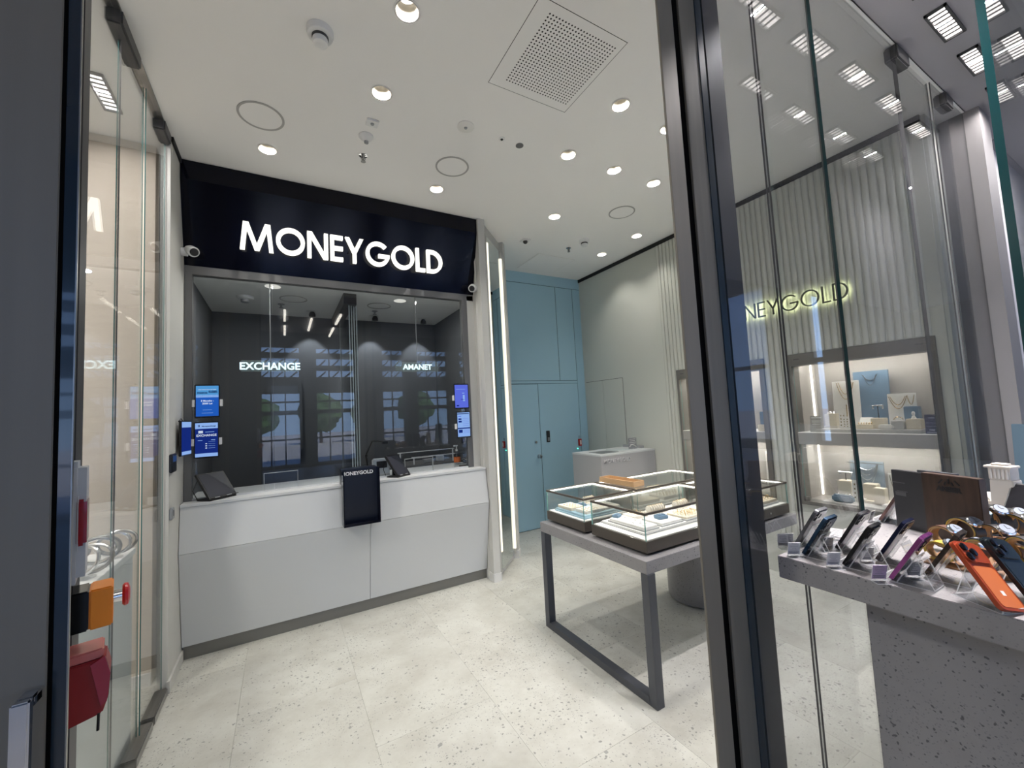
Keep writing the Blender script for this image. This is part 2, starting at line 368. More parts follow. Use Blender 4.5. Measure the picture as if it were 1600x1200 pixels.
# pillar and slanted mirror bay right of the counter
wallbox('pillar_counter', (1.672, 3.462, .075), (1.742, 3.66, H), wallL_m)
struct(bx('baseboard_pillar', (1.667, 3.455, 0), (1.747, 3.66, .075), mat('pale_base', (.66, .655, .64), .5)))
wallbox('wall_booth_right', (1.70, 3.64, 0), (1.80, 5.05, H), mat('booth_grey_side', (.17, .17, .165), .7))
A_, B_ = Vector((1.745, 3.475, 0)), Vector((2.155, 3.885, 0))
dd = (B_ - A_).normalized(); nn = Vector((dd.y, -dd.x, 0)); LL = (B_ - A_).length
Mb = Matrix(((dd.x, -nn.x, 0, A_.x), (dd.y, -nn.y, 0, A_.y), (0, 0, 1, 0), (0, 0, 0, 1)))   # local x along the bay, y into the wall
m = MB(); m.box(0, .03, 0, LL, .12, H, M=Mb); struct(m.build('wall_mirror_bay', wallL_m))
m = MB(); m.box(LL - .012, -.02, .085, LL + .06, .10, H, M=Mb); struct(m.build('pillar_mirror_bay', wallL_m))
m = MB(); m.box(LL - .017, -.028, 0, LL + .065, .10, .085, M=Mb); struct(m.build('baseboard_mirror_bay', mat('pale_base2', (.66, .655, .64), .5)))
wallbox('wall_beside_blue', (2.16, 3.93, 0), (2.20, BY, H), blue_m)
t = thing('wall_mirror', 'tall full-height mirror with glowing side strips between the counter pillar and blue door', 'mirror', (1.95, 3.66, .1))
m = MB(); m.box(.075, .004, .06, LL - .075, .022, 3.32, M=Mb); m.build('mirror_glass', mat('mirror', (.66, .70, .69), .015, 1), t)
for a, b, z0 in ((.045, .072, .24), (LL - .072, LL - .045, .12)):
    m = MB(); m.box(a, -.012, z0, b, .02, 3.24, M=Mb); m.build('light_strip', emis('mirror_led', (1, .93, .76), 1.3), t)
for a, b in ((.02, .045), (LL - .045, LL - .02)):
    m = MB(); m.box(a, -.004, .06, b, .024, 3.33, M=Mb); m.build('side_frame', wallL_m, t, bev=.003)

# ------------------------------------------------------------------ mall hall behind the camera (seen in reflections and through glass)
dark_m = mat('hall_grey', (.12, .125, .13), .8)
mallc_m = mat('mall_ceiling_paint', (.36, .35, .37), .85)
struct(bx('ceiling_mall', (-5, -2.2, H), (13, .74, H + .03), mallc_m))
struct(bx('ceiling_mall_corner', (4.39, .745, H), (13, .80, H + .03), mallc_m))
struct(bx('ceiling_hall', (-5, -10, 5.6), (13, -2.2, 5.75), dark_m))
struct(bx('wall_hall_upstand', (-5, -2.25, H), (13, -2.2, 5.7), dark_m))
for o in [o for o in bpy.data.objects if o.name == 'ceiling_sky_blocker']: bpy.data.objects.remove(o)
struct(bx('ceiling_sky_blocker', (-6, -2.3, 3.85), (14, 6, 4.0), roof_m))  # smaller version of the added slab, only there to block the sky
hb = sempty('wall_hall_back', (3, -9, 0))
frame_m = mat('hall_frame', (.05, .055, .06), .6)
X0, PIT, BAY = -.77 - 1.85 * 2, 1.85, 1.30
rows = [(0.12, 1.85), (2.0, 2.60), (3.18, 3.42), (3.60, 3.86), (4.05, 4.24)]
xe = 13
for z0, z1 in ((4.24, 5.7), (3.86, 4.05), (3.42, 3.60), (2.60, 3.18)): bx('lintel', (-5, -9.1, z0), (xe, -8.9, z1), dark_m, hb)
bx('lintel', (-5, -9.1, 1.85), (xe, -8.9, 2.0), dark_m, hb); bx('lintel', (-5, -9.1, 0), (xe, -8.9, .12), dark_m, hb)
k = 0; x = -5.0
while True:
    a = X0 + k * PIT
    bx('column', (x, -9.12, 0), (min(a, xe), -8.85, 5.7), dark_m, hb)
    if a + BAY >= xe: break
    for z0, z1 in rows:
        m = MB()
        for q in (.33, .66): m.box(a + BAY * q - .02, -9.03, z0, a + BAY * q + .02, -8.97, z1)
        if z0 < 3: m.box(a, -9.03, (z0 + z1) / 2 - .03, a + BAY, -8.97, (z0 + z1) / 2 + .03)
        m.build('mullion', frame_m, hb)
        if z0 > 3:   # raking roof struts seen through the high lights
            m = MB()
            for q in range(3): m.tube([(a + .1 + q * .45, -9.3, z0), (a + .35 + q * .45, -9.3, z1)], .03, 6)
            m.build('roof_strut', frame_m, hb)
    x = a + BAY; k += 1
hr = sempty('wall_hall_right', (13, -4, 0))
for y0, y1 in ((-10, -8.0), (-6.9, -6.75), (-5.4, -4.16), (-3.94, 1)): bx('column', (13, y0, 0), (13.2, y1, 5.7), dark_m, hr)
bx('lintel', (13, -10, 0), (13.2, 1, .3), dark_m, hr); bx('lintel', (13, -10, 5.0), (13.2, 1, 5.7), dark_m, hr); bx('lintel', (13, -10, 2.5), (13.2, 1, 2.62), frame_m, hr)
bx('dimming_pane', (13.05, -10, .3), (13.06, -5, 5.0), hallglass_m, hr)  # added to cut the window glare mirrored in the door stile
wallbox('wall_mall_front_right', (4.36, .78, 0), (13.1, .9, 3.9), mat('mall_pale_wall', (.62, .61, .64), .7))
struct(bx('ground_outside', (-30, -60, -.3), (60, -9.2, -.1), mat('pale_paving', (.42, .40, .37), .9)))
# a few trees outside, only met in reflections
leaf_m = mat('leaves', (.05, .12, .03), .8, noise=(6, .4))
rnd = random.Random(3)
for x, y, r in ((-1.5, -26, 1.3), (2.6, -28, 1.5), (6.0, -27, 1.2), (10.5, -29, 1.6)):
    t = thing('tree', 'round green tree outside the hall windows, seen only as a reflection in the booth glass', 'tree', (x, y, -.1), group='trees outside the hall')
    m = MB(); m.lathe([(.14, 0), (.09, 1.3)], n=8, c=(x, y, -.1)); m.build('trunk', dwood_m, t)
    m = MB(); bmesh.ops.create_icosphere(m.bm, subdivisions=3, radius=r)
    for v in m.bm.verts: v.co *= 1 + rnd.uniform(-.14, .14)
    bmesh.ops.translate(m.bm, vec=(x, y, 1.1 + r * .8), verts=m.bm.verts[:]); m.build('crown', leaf_m, t)

# ------------------------------------------------------------------ facade glass (y = .76) and door posts
def pane(name, parent, x0, x1, y0, y1, z0, z1, edge, gm=None):
    m = MB(); fs = m.box(x0, y0, z0, x1, y1, z1)
    along_x = (x1 - x0) > (y1 - y0)
    e2 = edge if isinstance(edge, tuple) else (edge, edge)
    for k, f in enumerate((fs[4], fs[5]) if along_x else (fs[2], fs[3])): f.material_index = 1 + k
    return m.build(name, [gm or glass_m, e2[0], e2[1]], parent)
w1 = sempty('window_1', (2.7, .76, 0))
xs = [1.222, 1.54, 2.0, 2.95, 3.485, 4.115]
ed = [(navyedge_m, dkalu_m), dkalu_m, (teal_m, dkalu_m), dkalu_m, dkalu_m]
for i, (a, b) in enumerate(zip(xs, xs[1:])):
    yo = .752 if i % 2 == 0 else .764; tk = .012 if i == 2 else .006
    pane('glass_pane', w1, a + (.0 if i != 2 else -.004), b - .003, yo, yo + tk, .012, H - .012, ed[i], tint_m)
for a, b in ((2.93, 3.10), (3.70, 3.84)):
    bx('glass_clamp', (a, .735, H - .085), (b, .795, H - .002), dkalu_m, w1, bev=.008)
for a in (1.60, 2.55, 3.60): bx('floor_clamp', (a, .738, .0), (a + .14, .792, .05), steel_m, w1, bev=.004)
dp = sempty('door_3', (1.13, .8, 0))
bx('stile', (1.033, .778, 0), (1.103, .786, H), alu_m, dp, bev=.001)
bx('stile', (1.136, .778, 0), (1.219, .786, H), alu_m, dp, bev=.001)
bx('gasket', (1.1025, .7845, 0), (1.1365, .80, H), rubber_m, dp)
bx('glazing_stile', (1.256, .785, 0), (1.368, .835, H), dkalu_m, dp, bev=.002)
bx('edge_seal', (1.219, .775, 0), (1.256, .80, H), mat('seal_blue', (.02, .035, .05), .3), dp)
dq = sempty('door_4', (-.45, .8, 0))
bx('stile', (-.95, .775, 0), (-.267, .781, H), alu_m, dq, bev=.001)
bx('gasket', (-.267, .777, 0), (-.2627, .782, H), rubber_m, dq)
bx('glass_edge', (-.2627, .778, 0), (-.2498, .783, H), navyedge_m, dq)
bx('edge_bead', (-.2498, .778, 0), (-.2484, .782, H), steel_m, dq)
bx('rear_stile', (-.60, .945, 0), (-.299, .975, H), dkalu_m, dq, bev=.002)
h = thing('pull_handle', 'chrome D-shaped pull handle on the grey door frame at the bottom left corner', 'handle', (-.29, .74, .6))
m = MB(); m.box(-.286, .740, .55, -.269, .751, 1.233); m.build('grip', chrome_m, h, bev=.002)
m = MB(); m.box(-.286, .7515, 1.220, -.269, .7745, 1.233); m.build('mount', chrome_m, h, bev=.002)
m = MB(); m.box(-.286, .7515, .55, -.269, .7745, .563); m.build('mount', chrome_m, h, bev=.002)
# left glass run (x = -.63)
w2 = sempty('window_2', (-.635, 2, 0))
for i, (a, b, e) in enumerate(((.98, 2.405, dkalu_m), (2.408, 2.80, lteal_m), (2.803, 3.222, lteal_m))):
    xo = -.640 if i != 1 else -.649
    pane('glass_pane', w2, xo, xo + (.005, .004, .005)[i], a, b, .012, H - .012, e)
bx('head_rail', (-.662, .98, H - .012), (-.612, 3.22, H + .001), steel_m, w2)
for a, b in ((2.30, 2.585), (3.06, 3.225)): bx('glass_clamp', (-.668, a, H - .075), (-.606, b, H - .002), dkalu_m, w2, bev=.008)
for a, b in ((2.93, 3.21), (2.62, 2.90), (2.3, 2.56), (1.7, 2.2)): bx('floor_clamp', (-.665, a, .0), (-.605, b, .045), steel_m, w2, bev=.005)
# free glass screen edge at the far right, near the table
w3 = sempty('window_3', (2.7, .33, 0))
pane('glass_pane', w3, 2.405, 4.4, .345, .370, .012, H - .012, teal_m)
bx('floor_channel', (2.40, .335, 0), (4.4, .38, .03), steel_m, w3)

# ------------------------------------------------------------------ ceiling fittings
prm = mat('fitting_white', (.80, .785, .75), .6)
for x, y, lab in DL:
    t = thing('downlight', lab, 'downlight', (x, y, H))
    m = MB(); m.lathe([(DR + .006, -.003), (DR + .006, .0), (DR - .002, .002), (DR - .004, -.0035)], c=(x, y, H), n=32, cap=False); m.build('trim_ring', prm, t, smooth=True)
    m = MB(); m.lathe([(DR, 0), (.044, .055), (.040, .075)], c=(x, y, H), n=32, cap=False); m.build('reflector', mat('reflector', (.075, .066, .05), .6) if 'reflector' not in MATS else MATS['reflector'], t, smooth=True)
    m = MB(); m.lathe([(.039, .0745), (.039, .080)], c=(x, y, H), n=24); m.build('lamp', emis('lamp_glow', (1, .93, .80), 6) if 'lamp_glow' not in bpy.data.materials else bpy.data.materials['lamp_glow'], t)
    area('downlight_beam', (x, y, H + .055), DOWN_W * (.6 if x > 3.2 else 1), .036, color=(1, .955, .89), spread=138)
def ring(x, y, lab):
    t = thing('ceiling_speaker', lab, 'speaker', (x, y, H))
    m = MB(); m.lathe([(.127, -.001), (.127, -.004), (.114, -.004), (.114, -.001)], c=(x, y, H), n=48, cap=False); m.build('rim', mat('rim_grey', (.42, .41, .40), .6) if 'rim_grey' not in MATS else MATS['rim_grey'], t, smooth=True)
    m = MB(); m.lathe([(.1135, -.0005), (.1135, -.0025)], c=(x, y, H), n=48); m.build('grille_disc', ceil_m, t)
ring(-.095, 2.795, 'large flush ceiling disc with grey rim, above the left part of the black sign')
ring(1.155, 2.79, 'large flush ceiling disc with grey rim, before the right end of the black sign')
ring(2.925, 2.795, 'large flush ceiling disc with grey rim, near the sage wall')
def detector(x, y, s, lab):
    t = thing('smoke_detector', lab, 'smoke detector', (x, y, H))
    m = MB(); m.lathe([(.058 * s, 0), (.058 * s, -.016), (.054 * s, -.03), (.047 * s, -.034)], c=(x, y, H), n=32); m.build('base', white_m, t, smooth=True)
    m = MB(); m.lathe([(.036 * s, -.034), (.036 * s, -.046)], c=(x, y, H), n=24); m.build('sensor_slot', mat('slot_dark', (.05, .05, .05), .7) if 'slot_dark' not in MATS else MATS['slot_dark'], t)
    m = MB(); m.lathe([(.033 * s, -.046), (.035 * s, -.056), (.031 * s, -.070), (.026 * s, -.073)], c=(x, y, H), n=24); m.build('cap', white_m, t, smooth=True)
detector(.18, 2.03, 1.05, 'large white smoke detector nearest the entrance, up at the left')
detector(3.0, 3.46, 1.05, 'white smoke detector near the sage wall at the back')
t = thing('motion_sensor', 'small square white sensor with a lens on the ceiling', 'sensor', (.522, 2.56, H)); bx('base', (.485, 2.525, H - .012), (.56, 2.595, H), white_m, t, bev=.004)
m = MB(); m.lathe([(.012, -.012), (.010, -.018)], c=(.522, 2.56, H), n=16); m.build('lens', grey_m, t)
t = thing('heat_detector', 'white conical detector between the square sensor and the chrome sprinkler', 'detector', (.51, 2.71, H))
m = MB(); m.lathe([(.047, 0), (.047, -.008), (.030, -.028), (.018, -.038)], c=(.51, 2.71, H), n=32); m.build('base', white_m, t, smooth=True)
m = MB(); m.lathe([(.014, -.038), (.014, -.05), (.008, -.053)], c=(.51, 2.71, H), n=16); m.build('tip', grey_m, t, smooth=True)
def sprinkler(x, y, lab):
    t = thing('sprinkler_head', lab, 'sprinkler', (x, y, H))
    m = MB(); m.lathe([(.030, 0), (.030, -.003), (.014, -.005)], c=(x, y, H), n=24); m.build('escutcheon', chrome_m, t, smooth=True)
    m = MB(); m.cyl((x, y, H - .042), .007, .04, 'z', 10)
    for s_ in (-1, 1): m.tube([(x + .010 * s_, y, H - .006), (x + .014 * s_, y, H - .028), (x + .003 * s_, y, H - .044)], .0025, 6)
    m.lathe([(.013, -.044), (.017, -.046), (.017, -.048)], c=(x, y, H), n=16); m.build('frame_arms', steel_m, t, smooth=True)
sprinkler(.527, 2.93, 'chrome sprinkler head above the middle of the black sign')
sprinkler(2.97, 3.71, 'chrome sprinkler head near the blue wall')
t = thing('ceiling_disc', 'round off-white ceiling cover plate with small centre hub', 'cover plate', (1.077, 2.34, H))
m = MB(); m.lathe([(.056, 0), (.056, -.006), (.050, -.010)], c=(1.077, 2.34, H), n=32); m.build('plate', prm, t, smooth=True)
m = MB(); m.lathe([(.011, -.010), (.009, -.016)], c=(1.077, 2.34, H), n=16); m.build('hub', grey_m, t)
t = thing('pinhole_camera', 'tiny ceiling camera, white ring with black centre, beside the grey disc', 'camera', (1.35, 2.345, H))
m = MB(); m.lathe([(.022, 0), (.022, -.004), (.012, -.006)], c=(1.35, 2.345, H), n=24); m.build('bezel', white_m, t, smooth=True)
m = MB(); m.lathe([(.010, -.006), (.007, -.011)], c=(1.35, 2.345, H), n=16); m.build('lens', black_m, t)
t = tag((lambda m: (m.lathe([(.028, 0), (.028, -.003)], c=(1.5, 2.355, H), n=24), m.build('grey_ceiling_disc', mat('disc_grey', (.16, .16, .16), .6)))[1])(MB()), 'plain dark grey disc set in the ceiling', 'disc')
t = thing('dome_camera', 'square white ceiling camera with dark dome near the mirror', 'camera', (2.375, 3.72, H)); bx('base', (2.325, 3.67, H - .014), (2.425, 3.77, H), white_m, t, bev=.006)
m = MB(); m.lathe([(.026, -.014), (.024, -.03), (.014, -.04), (.003, -.043)], c=(2.375, 3.72, H), n=20); m.build('dome', black_m, t, smooth=True)
t = thing('access_hatch', 'square flush access hatch in the ceiling before the blue wall', 'hatch', (3.0, 4.2, H))
bx('frame', (2.72, 3.98, H - .003), (3.28, 4.50, H), prm, t); bx('lid', (2.73, 3.99, H - .006), (3.27, 4.49, H - .003), ceil_m, t)
# perforated air grille: real holes
t = thing('air_grille', 'square perforated white air panel set flush in the ceiling', 'air grille', (1.326, 1.676, H))
x0, y0, x1, y1 = AC[0] + .003, AC[1] + .003, AC[2] - .003, AC[3] - .003
NX, NY = 23, 24; px0, py0, px1, py1 = 1.132, 1.446, 1.571, 1.898
m = MB(); cw, ch_ = (px1 - px0) / NX, (py1 - py0) / NY; r = .0048; z = H - .0005
for i in range(NX):
    for j in range(NY):
        cx, cy = px0 + (i + .5) * cw, py0 + (j + .5) * ch_
        ou = [(-1, -1), (0, -1), (1, -1), (1, 0), (1, 1), (0, 1), (-1, 1), (-1, 0)]
        ov = [m.bm.verts.new((cx + a * cw / 2, cy + b * ch_ / 2, z)) for a, b in ou]
        iv = [m.bm.verts.new((cx + r * a / math.hypot(a, b), cy + r * b / math.hypot(a, b), z)) for a, b in ou]
        for q in range(8): m.bm.faces.new((ov[q], ov[(q + 1) % 8], iv[(q + 1) % 8], iv[q]))
bmesh.ops.remove_doubles(m.bm, verts=m.bm.verts[:], dist=1e-5)
o = m.build('perforated_sheet', ceil_m, t); o['kind'] = 'stuff'
m = MB()
for a, b, c, d in ((x0, y0, x1, py0), (x0, py1, x1, y1), (x0, py0, px0, py1), (px1, py0, x1, py1)): m.quad((a, b, z), (c, b, z), (c, d, z), (a, d, z))
m.build('panel_border', ceil_m, t)
bx('dark_plenum', (AC[0] - .02, AC[1] - .02, H + .03), (AC[2] + .02, AC[3] + .02, H + .04), mat('plenum', (.03, .03, .03), .9), t)
m = MB()
for a, b, c, d in ((AC[0], AC[1], AC[0] + .002, AC[3]), (AC[2] - .002, AC[1], AC[2], AC[3]), (AC[0], AC[3] - .002, AC[2], AC[3])): m.box(a, b, H - .0002, c, d, H + .03)
m.build('shadow_gap', mat('gapgrey', (.05, .05, .05), .9), t)

area('tan_wall_fill', (-2.2, 1.7, H - .02), 70, .5, color=(1, .93, .84))  # added fill light without a fitting, brightens the tan wall from out of view
area('pale_wall_fill', (5.1, .2, H - .02), 22, .03, color=(1, .95, .95))  # unseen light with no fitting, added to lift the pale wall at far right
# louvred lamps in the mall ceiling
lou_m = mat('louvre', (.16, .15, .15), .5); lampb_m = emis('louvre_glow', (1, .93, .90), 2.4)
def ladder(x, y, lab, ry=0, group=None, power=MALL_W):
    near = 2 < x < 2.9   # the lamps over the stone table
    power = power * 5.5 if near else power
    t = thing('louvre_lamp', lab, 'lamp', (x, y, H), (0, 0, ry), group)
    m = MB(); m.box(-.155, -.041, -.014, .155, -.031, .0); m.box(-.155, .031, -.014, .155, .041, 0); m.box(-.155, -.041, -.014, -.145, .041, 0); m.box(.145, -.041, -.014, .155, .041, 0); m.build('housing', dkalu_m, t, world=False)
    bx('diffuser', (-.145, -.031, -.003), (.145, .031, -.001), lampb_m, t, world=False)
    m = MB()
    for k in range(1, 8): m.box(-.145 + k * .29 / 8 - .006, -.031, -.0075, -.145 + k * .29 / 8 + .006, .031, -.0058)
    m.build('louvres', lou_m, t, world=False)
    area('louvre_lamp_beam', (x, y, H - .0045), power, .022, rot=(0, 0, ry), color=(1, .93, .92), shape='RECTANGLE', sy=.05, spread=105 if near else 170)
ladder(3.02, .57, 'bright louvred mall ceiling lamp at upper right, the one nearer the shop glass')
ladder(3.53, .57, 'bright louvred ceiling lamp in the mall, cut by the green glass edge at upper right')
ladder(4.07, .57, 'bright louvred ceiling lamp in the mall, seen through the far-right glass screen')
ladder(-.85, 2.95, 'louvred ceiling lamp beyond the left glass wall, above the tan wall', PI / 2, power=16)
ladder(-.85, 2.35, 'louvred ceiling lamp beyond the left glass, half hidden by the dark door edge', PI / 2, power=16)
for x, y in ((2.05, .55), (2.53, .56), (2.56, .25), (3.06, .26), (3.59, .26), (4.11, .26)):
    ladder(x, y, 'louvred mall lamp seen only as a reflection in the shop-front glass', group='mall lamps mirrored in the shop front')
for x, y, l_ in ((.05, -.70, .8), (.055, -2.0, .9), (.48, -1.34, 1.1), (.925, -.75, .8), (.92, -1.95, .9)):
    bxo = bx('linear_lamp', (x - .018, y - l_ / 2, H - .03), (x + .018, y + l_ / 2, H - .001), emis('linear_glow', (1, .93, .82), 13) if 'linear_glow' not in bpy.data.materials else bpy.data.materials['linear_glow'])
    tag(bxo, 'slim white linear mall lamp seen only as a bright bar in the booth glass', 'lamp', 'linear lamps mirrored in the booth glass')
def frosted(name, col, k):
    m = bpy.data.materials.new(name); m.use_nodes = True; nt = m.node_tree; nt.nodes.clear(); N = nt.nodes.new; L = nt.links.new
    a = N('ShaderNodeBsdfTransparent'); b = N('ShaderNodeBsdfTranslucent'); c = N('ShaderNodeBsdfDiffuse'); b.inputs[0].default_value = c.inputs[0].default_value = (*col, 1)
    ad = N('ShaderNodeMixShader'); L(b.outputs[0], ad.inputs[1]); L(c.outputs[0], ad.inputs[2]); ms = N('ShaderNodeMixShader'); ms.inputs[0].default_value = k
    L(a.outputs[0], ms.inputs[1]); L(ad.outputs[0], ms.inputs[2]); o = N('ShaderNodeOutputMaterial'); L(ms.outputs[0], o.inputs[0]); return m
# ================================================================== COUNTER, SIGN, BOOTH
def letters(word, parent, Mw, h, t, total, depth, m_front, back=None, gap=.085):
    """Geometric sans capitals as separate solid letters in the local XY plane of Mw, extruded along +Z."""
    wd = {'M': 1.08, 'O': 1.0, 'N': .76, 'E': .48, 'Y': .74, 'G': 1.0, 'L': .42, 'D': .74}
    tw = sum(wd[c] for c in word) + gap * (len(word) - 1); sxx = total / (tw * h); x = 0
    for c in word:
        w = wd[c]; m = MB(); Mc = Mw @ Matrix.Translation((x * h * sxx, 0, 0)) @ Matrix.Diagonal((h * sxx, h, 1, 1))
        def P(*pts): m.prism(pts, depth, Mc)
        def dg(ax, ay, bx_, by, th=None):
            th = th or t * math.hypot(bx_ - ax, by - ay) / abs(by - ay)
            P((ax - th / 2, ay), (ax + th / 2, ay), (bx_ + th / 2, by), (bx_ - th / 2, by))
        if c == 'M':
            dg(t / 2, 0, .17, 1); dg(w - t / 2, 0, w - .17, 1); dg(w / 2, .02, .17 + t * .2, 1); dg(w / 2, .02, w - .17 - t * .2, 1)
        elif c == 'O': m.band(.5, .5, .5 - t, .5, 0, 2 * PI, depth, 40, Mc)
        elif c == 'N': P((0, 0), (t, 0), (t, 1), (0, 1)); P((w - t, 0), (w, 0), (w, 1), (w - t, 1)); dg(w - t * .62, 0, t * .62, 1)
        elif c == 'E':
            P((0, 0), (t, 0), (t, 1), (0, 1))
            for y in (0, .5 - t / 2, 1 - t): P((t * .9, y), (w, y), (w, y + t), (t * .9, y + t))
        elif c == 'Y': P((w / 2 - t / 2, 0), (w / 2 + t / 2, 0), (w / 2 + t / 2, .46), (w / 2 - t / 2, .46)); dg(w / 2, .40, t * .6, 1); dg(w / 2, .40, w - t * .6, 1)
        elif c == 'G': m.band(.5, .5, .5 - t, .5, rad(42), rad(358), depth, 40, Mc); P((.52, .5 - t), (.985, .5 - t), (.985, .5), (.52, .5))
        elif c == 'L': P((0, 0), (t, 0), (t, 1), (0, 1)); P((t * .9, 0), (w, 0), (w, t), (t * .9, t))
        elif c == 'D':
            P((0, 0), (t, 0), (t, 1), (0, 1)); s_ = w - .5
            P((t * .9, 0), (s_ + .02, 0), (s_ + .02, t), (t * .9, t)); P((t * .9, 1 - t), (s_ + .02, 1 - t), (s_ + .02, 1), (t * .9, 1))
            m.band(s_, .5, .5 - t, .5, -PI / 2, PI / 2, depth, 28, Mc)
        o = m.build('letter', m_front, parent)
        if back is not None:
            o.data.materials.append(back)
            ax = ((WM(parent).inverted() @ Mw).to_3x3() @ Vector((0, 0, 1))).normalized()
            for p in o.data.polygons:
                if p.normal.dot(ax) < -.9: p.material_index = 1
        x += w + gap

# black fascia with the lit word
fa = thing('shop_sign_fascia', 'glossy black fascia above the exchange counter carrying glowing white letters', 'sign', (.53, 3.56, 2.72))
prof = [(3.49, 3.448), (3.49, 3.31), (3.642, 2.735), (3.72, 2.735), (3.72, 3.448)]
m = MB(); m.prism([(-p[0], p[1]) for p in prof], 1.672 + .608, Matrix(((0, 0, 1, -.608), (-1, 0, 0, 0), (0, 1, 0, 0), (0, 0, 0, 1)))); m.build('fascia_box', navy_m, fa)
ang = math.atan2(3.642 - 3.49, 3.31 - 2.735)
Ms = MX((-.262, 3.535, 2.862), (PI / 2, 0, 0))
letters('MONEYGOLD', fa, Ms, .213, .145, 1.575, .028, emis('sign_white', (1, .975, .88), 1.55))
m = MB()
for x in (-.1, .2, .5, .8, 1.1): m.cyl((x, 3.53, 2.96), .004, .07, 'y', 8)
m.build('standoff', black_m, fa)

def bullet_cam(name, lab, loc, dirv):
    t = thing(name, lab, 'camera', loc); d = Vector(dirv).normalized(); q = d.to_track_quat('Z', 'Y').to_matrix().to_4x4()
    m = MB(); m.lathe([(.004, -.055), (.028, -.05), (.036, -.02), (.036, .028), (.030, .034)], n=24, M=Matrix.Translation(loc) @ q); m.build('body', white_m, t, smooth=True)
    m = MB(); m.lathe([(.028, .033), (.022, .045), (.006, .05)], n=20, M=Matrix.Translation(loc) @ q); m.build('lens', black_m, t, smooth=True)
    return t
t = bullet_cam('security_camera', 'white round security camera at the left end of the black sign', (-.545, 3.52, 2.80), (.5, -.75, -.45)); m = MB(); m.cyl((-.609, 3.55, 2.80), .03, .035, 'x'); m.build('mount', white_m, t, smooth=True)
t = bullet_cam('security_camera', 'white round security camera at the right end of the black sign by the pillar', (1.625, 3.55, 2.775), (-.5, -.75, -.45)); m = MB(); m.cyl((1.645, 3.57, 2.775), .03, .026, 'x'); m.build('mount', white_m, t, smooth=True)

# counter
ct = thing('exchange_counter', 'long white exchange counter with a folded front and recessed grey plinth', 'counter', (.53, 3.6, 0))
X0c, X1c = -.607, 1.666; ym = .606
def fpanel(name, pts, x0, x1):
    m = MB(); m.prism([(-p[0], p[1]) for p in pts], x1 - x0, Matrix(((0, 0, 1, x0), (-1, 0, 0, 0), (0, 1, 0, 0), (0, 0, 0, 1)))); return m.build(name, counter_m, ct, bev=.0012, seg=1)
fpanel('counter_top', [(3.522, 1.022), (3.522, 1.042), (4.14, 1.042), (4.14, 1.0)], X0c, X1c)
fpanel('upper_front', [(3.528, 1.021), (3.486, .724), (3.60, .724), (3.65, 1.021)], X0c, X1c)
fpanel('lower_front_panel', [(3.486, .722), (3.598, .088), (3.66, .088), (3.62, .722)], X0c, ym - .0012)
fpanel('lower_front_panel', [(3.486, .722), (3.598, .088), (3.66, .088), (3.62, .722)], ym + .0012, X1c)
bx('plinth', (X0c, 3.612, 0), (X1c, 3.68, .088), plinth_m, ct)

# booth shell
bg_m = mat('booth_grey', (.11, .115, .125), .75)
wallbox('wall_booth_back', (-.62, 4.90, 0), (1.72, 5.0, 2.72), bg_m)
wallbox('wall_booth_left_lining', (-.612, 3.72, 0), (-.60, 4.90, 2.72), bg_m)
wallbox('wall_booth_right_lining', (1.69, 3.74, 0), (1.702, 4.90, 2.72), bg_m)
struct(bx('ceiling_booth', (-.62, 3.70, 2.70), (1.72, 5.0, 2.74), mat('booth_ceiling', (.86, .86, .84), .8)))
# window frame and glazing
w4 = sempty('window_4', (.5, 3.66, 1.04))
fr_m = mat('window_frame_grey', (.17, .17, .17), .45, .4)
bx('window_frame', (-.607, 3.645, 2.672), (1.668, 3.70, 2.735), fr_m, w4); bx('window_frame', (-.607, 3.645, 1.042), (-.563, 3.70, 2.672), fr_m, w4); bx('window_frame', (1.545, 3.645, 1.042), (1.60, 3.70, 2.672), fr_m, w4)
bx('window_frame', (1.60, 3.645, 1.042), (1.672, 3.70, 2.72), wallL_m, w4)
for a, b in ((-.563, -.062), (-.059, 1.09), (1.093, 1.545)):
    m = MB(); m.box(a, 3.66, 1.052, b, 3.672, 2.672); m.build('glass_pane', booth_glass_m, w4)
for a, b in ((-.13, .10), (.94, 1.20)):
    m = MB()
    for p in ((a, 3.655, 1.05, a + .003, 3.676, 1.18), (b - .003, 3.655, 1.05, b, 3.676, 1.18), (a, 3.655, 1.178, b, 3.676, 1.181)): m.box(*p)
    m.build('teller_slot_edge', mat('slot_edge', (.35, .37, .37), .3) if 'slot_edge' not in MATS else MATS['slot_edge'], w4)
bx('glazing_strip', (-.563, 3.655, 1.042), (1.545, 3.69, 1.054), counter_m, w4)
sign_g = frosted('sign_plate_glass', (.42, .50, .50), .38); sl_m = emis('sign_letters_cool', (.72, .95, 1), 1.7)
for word, x0, x1, size, zc, lab in (('EXCHANGE', -.275, .118, .078, 2.012, 'hanging glass sign with glowing letters EXCHANGE behind the booth window'), ('AMANET', .905, 1.305, .068, 2.016, 'hanging glass sign with glowing letters AMANET behind the booth window')):
    xm = (x0 + x1) / 2; t = thing('hanging_sign', lab, 'sign', (xm, 3.72, zc - .045))
    m = MB(); m.box(x0, 3.722, zc - .043, x1, 3.732, zc + .043); m.build('glass_plate', sign_g, t)
    m = MB(); m.cyl((xm, 3.727, zc + .043), .004, 2.70 - zc - .043, 'z', 8); m.build('hanging_rod', mat('rod', (.5, .5, .5), .3, .6) if 'rod' not in MATS else MATS['rod'], t)
    txt('lettering', word, size, sl_m, t, FY(xm, 3.716, zc - size * .36), bold=.0022)
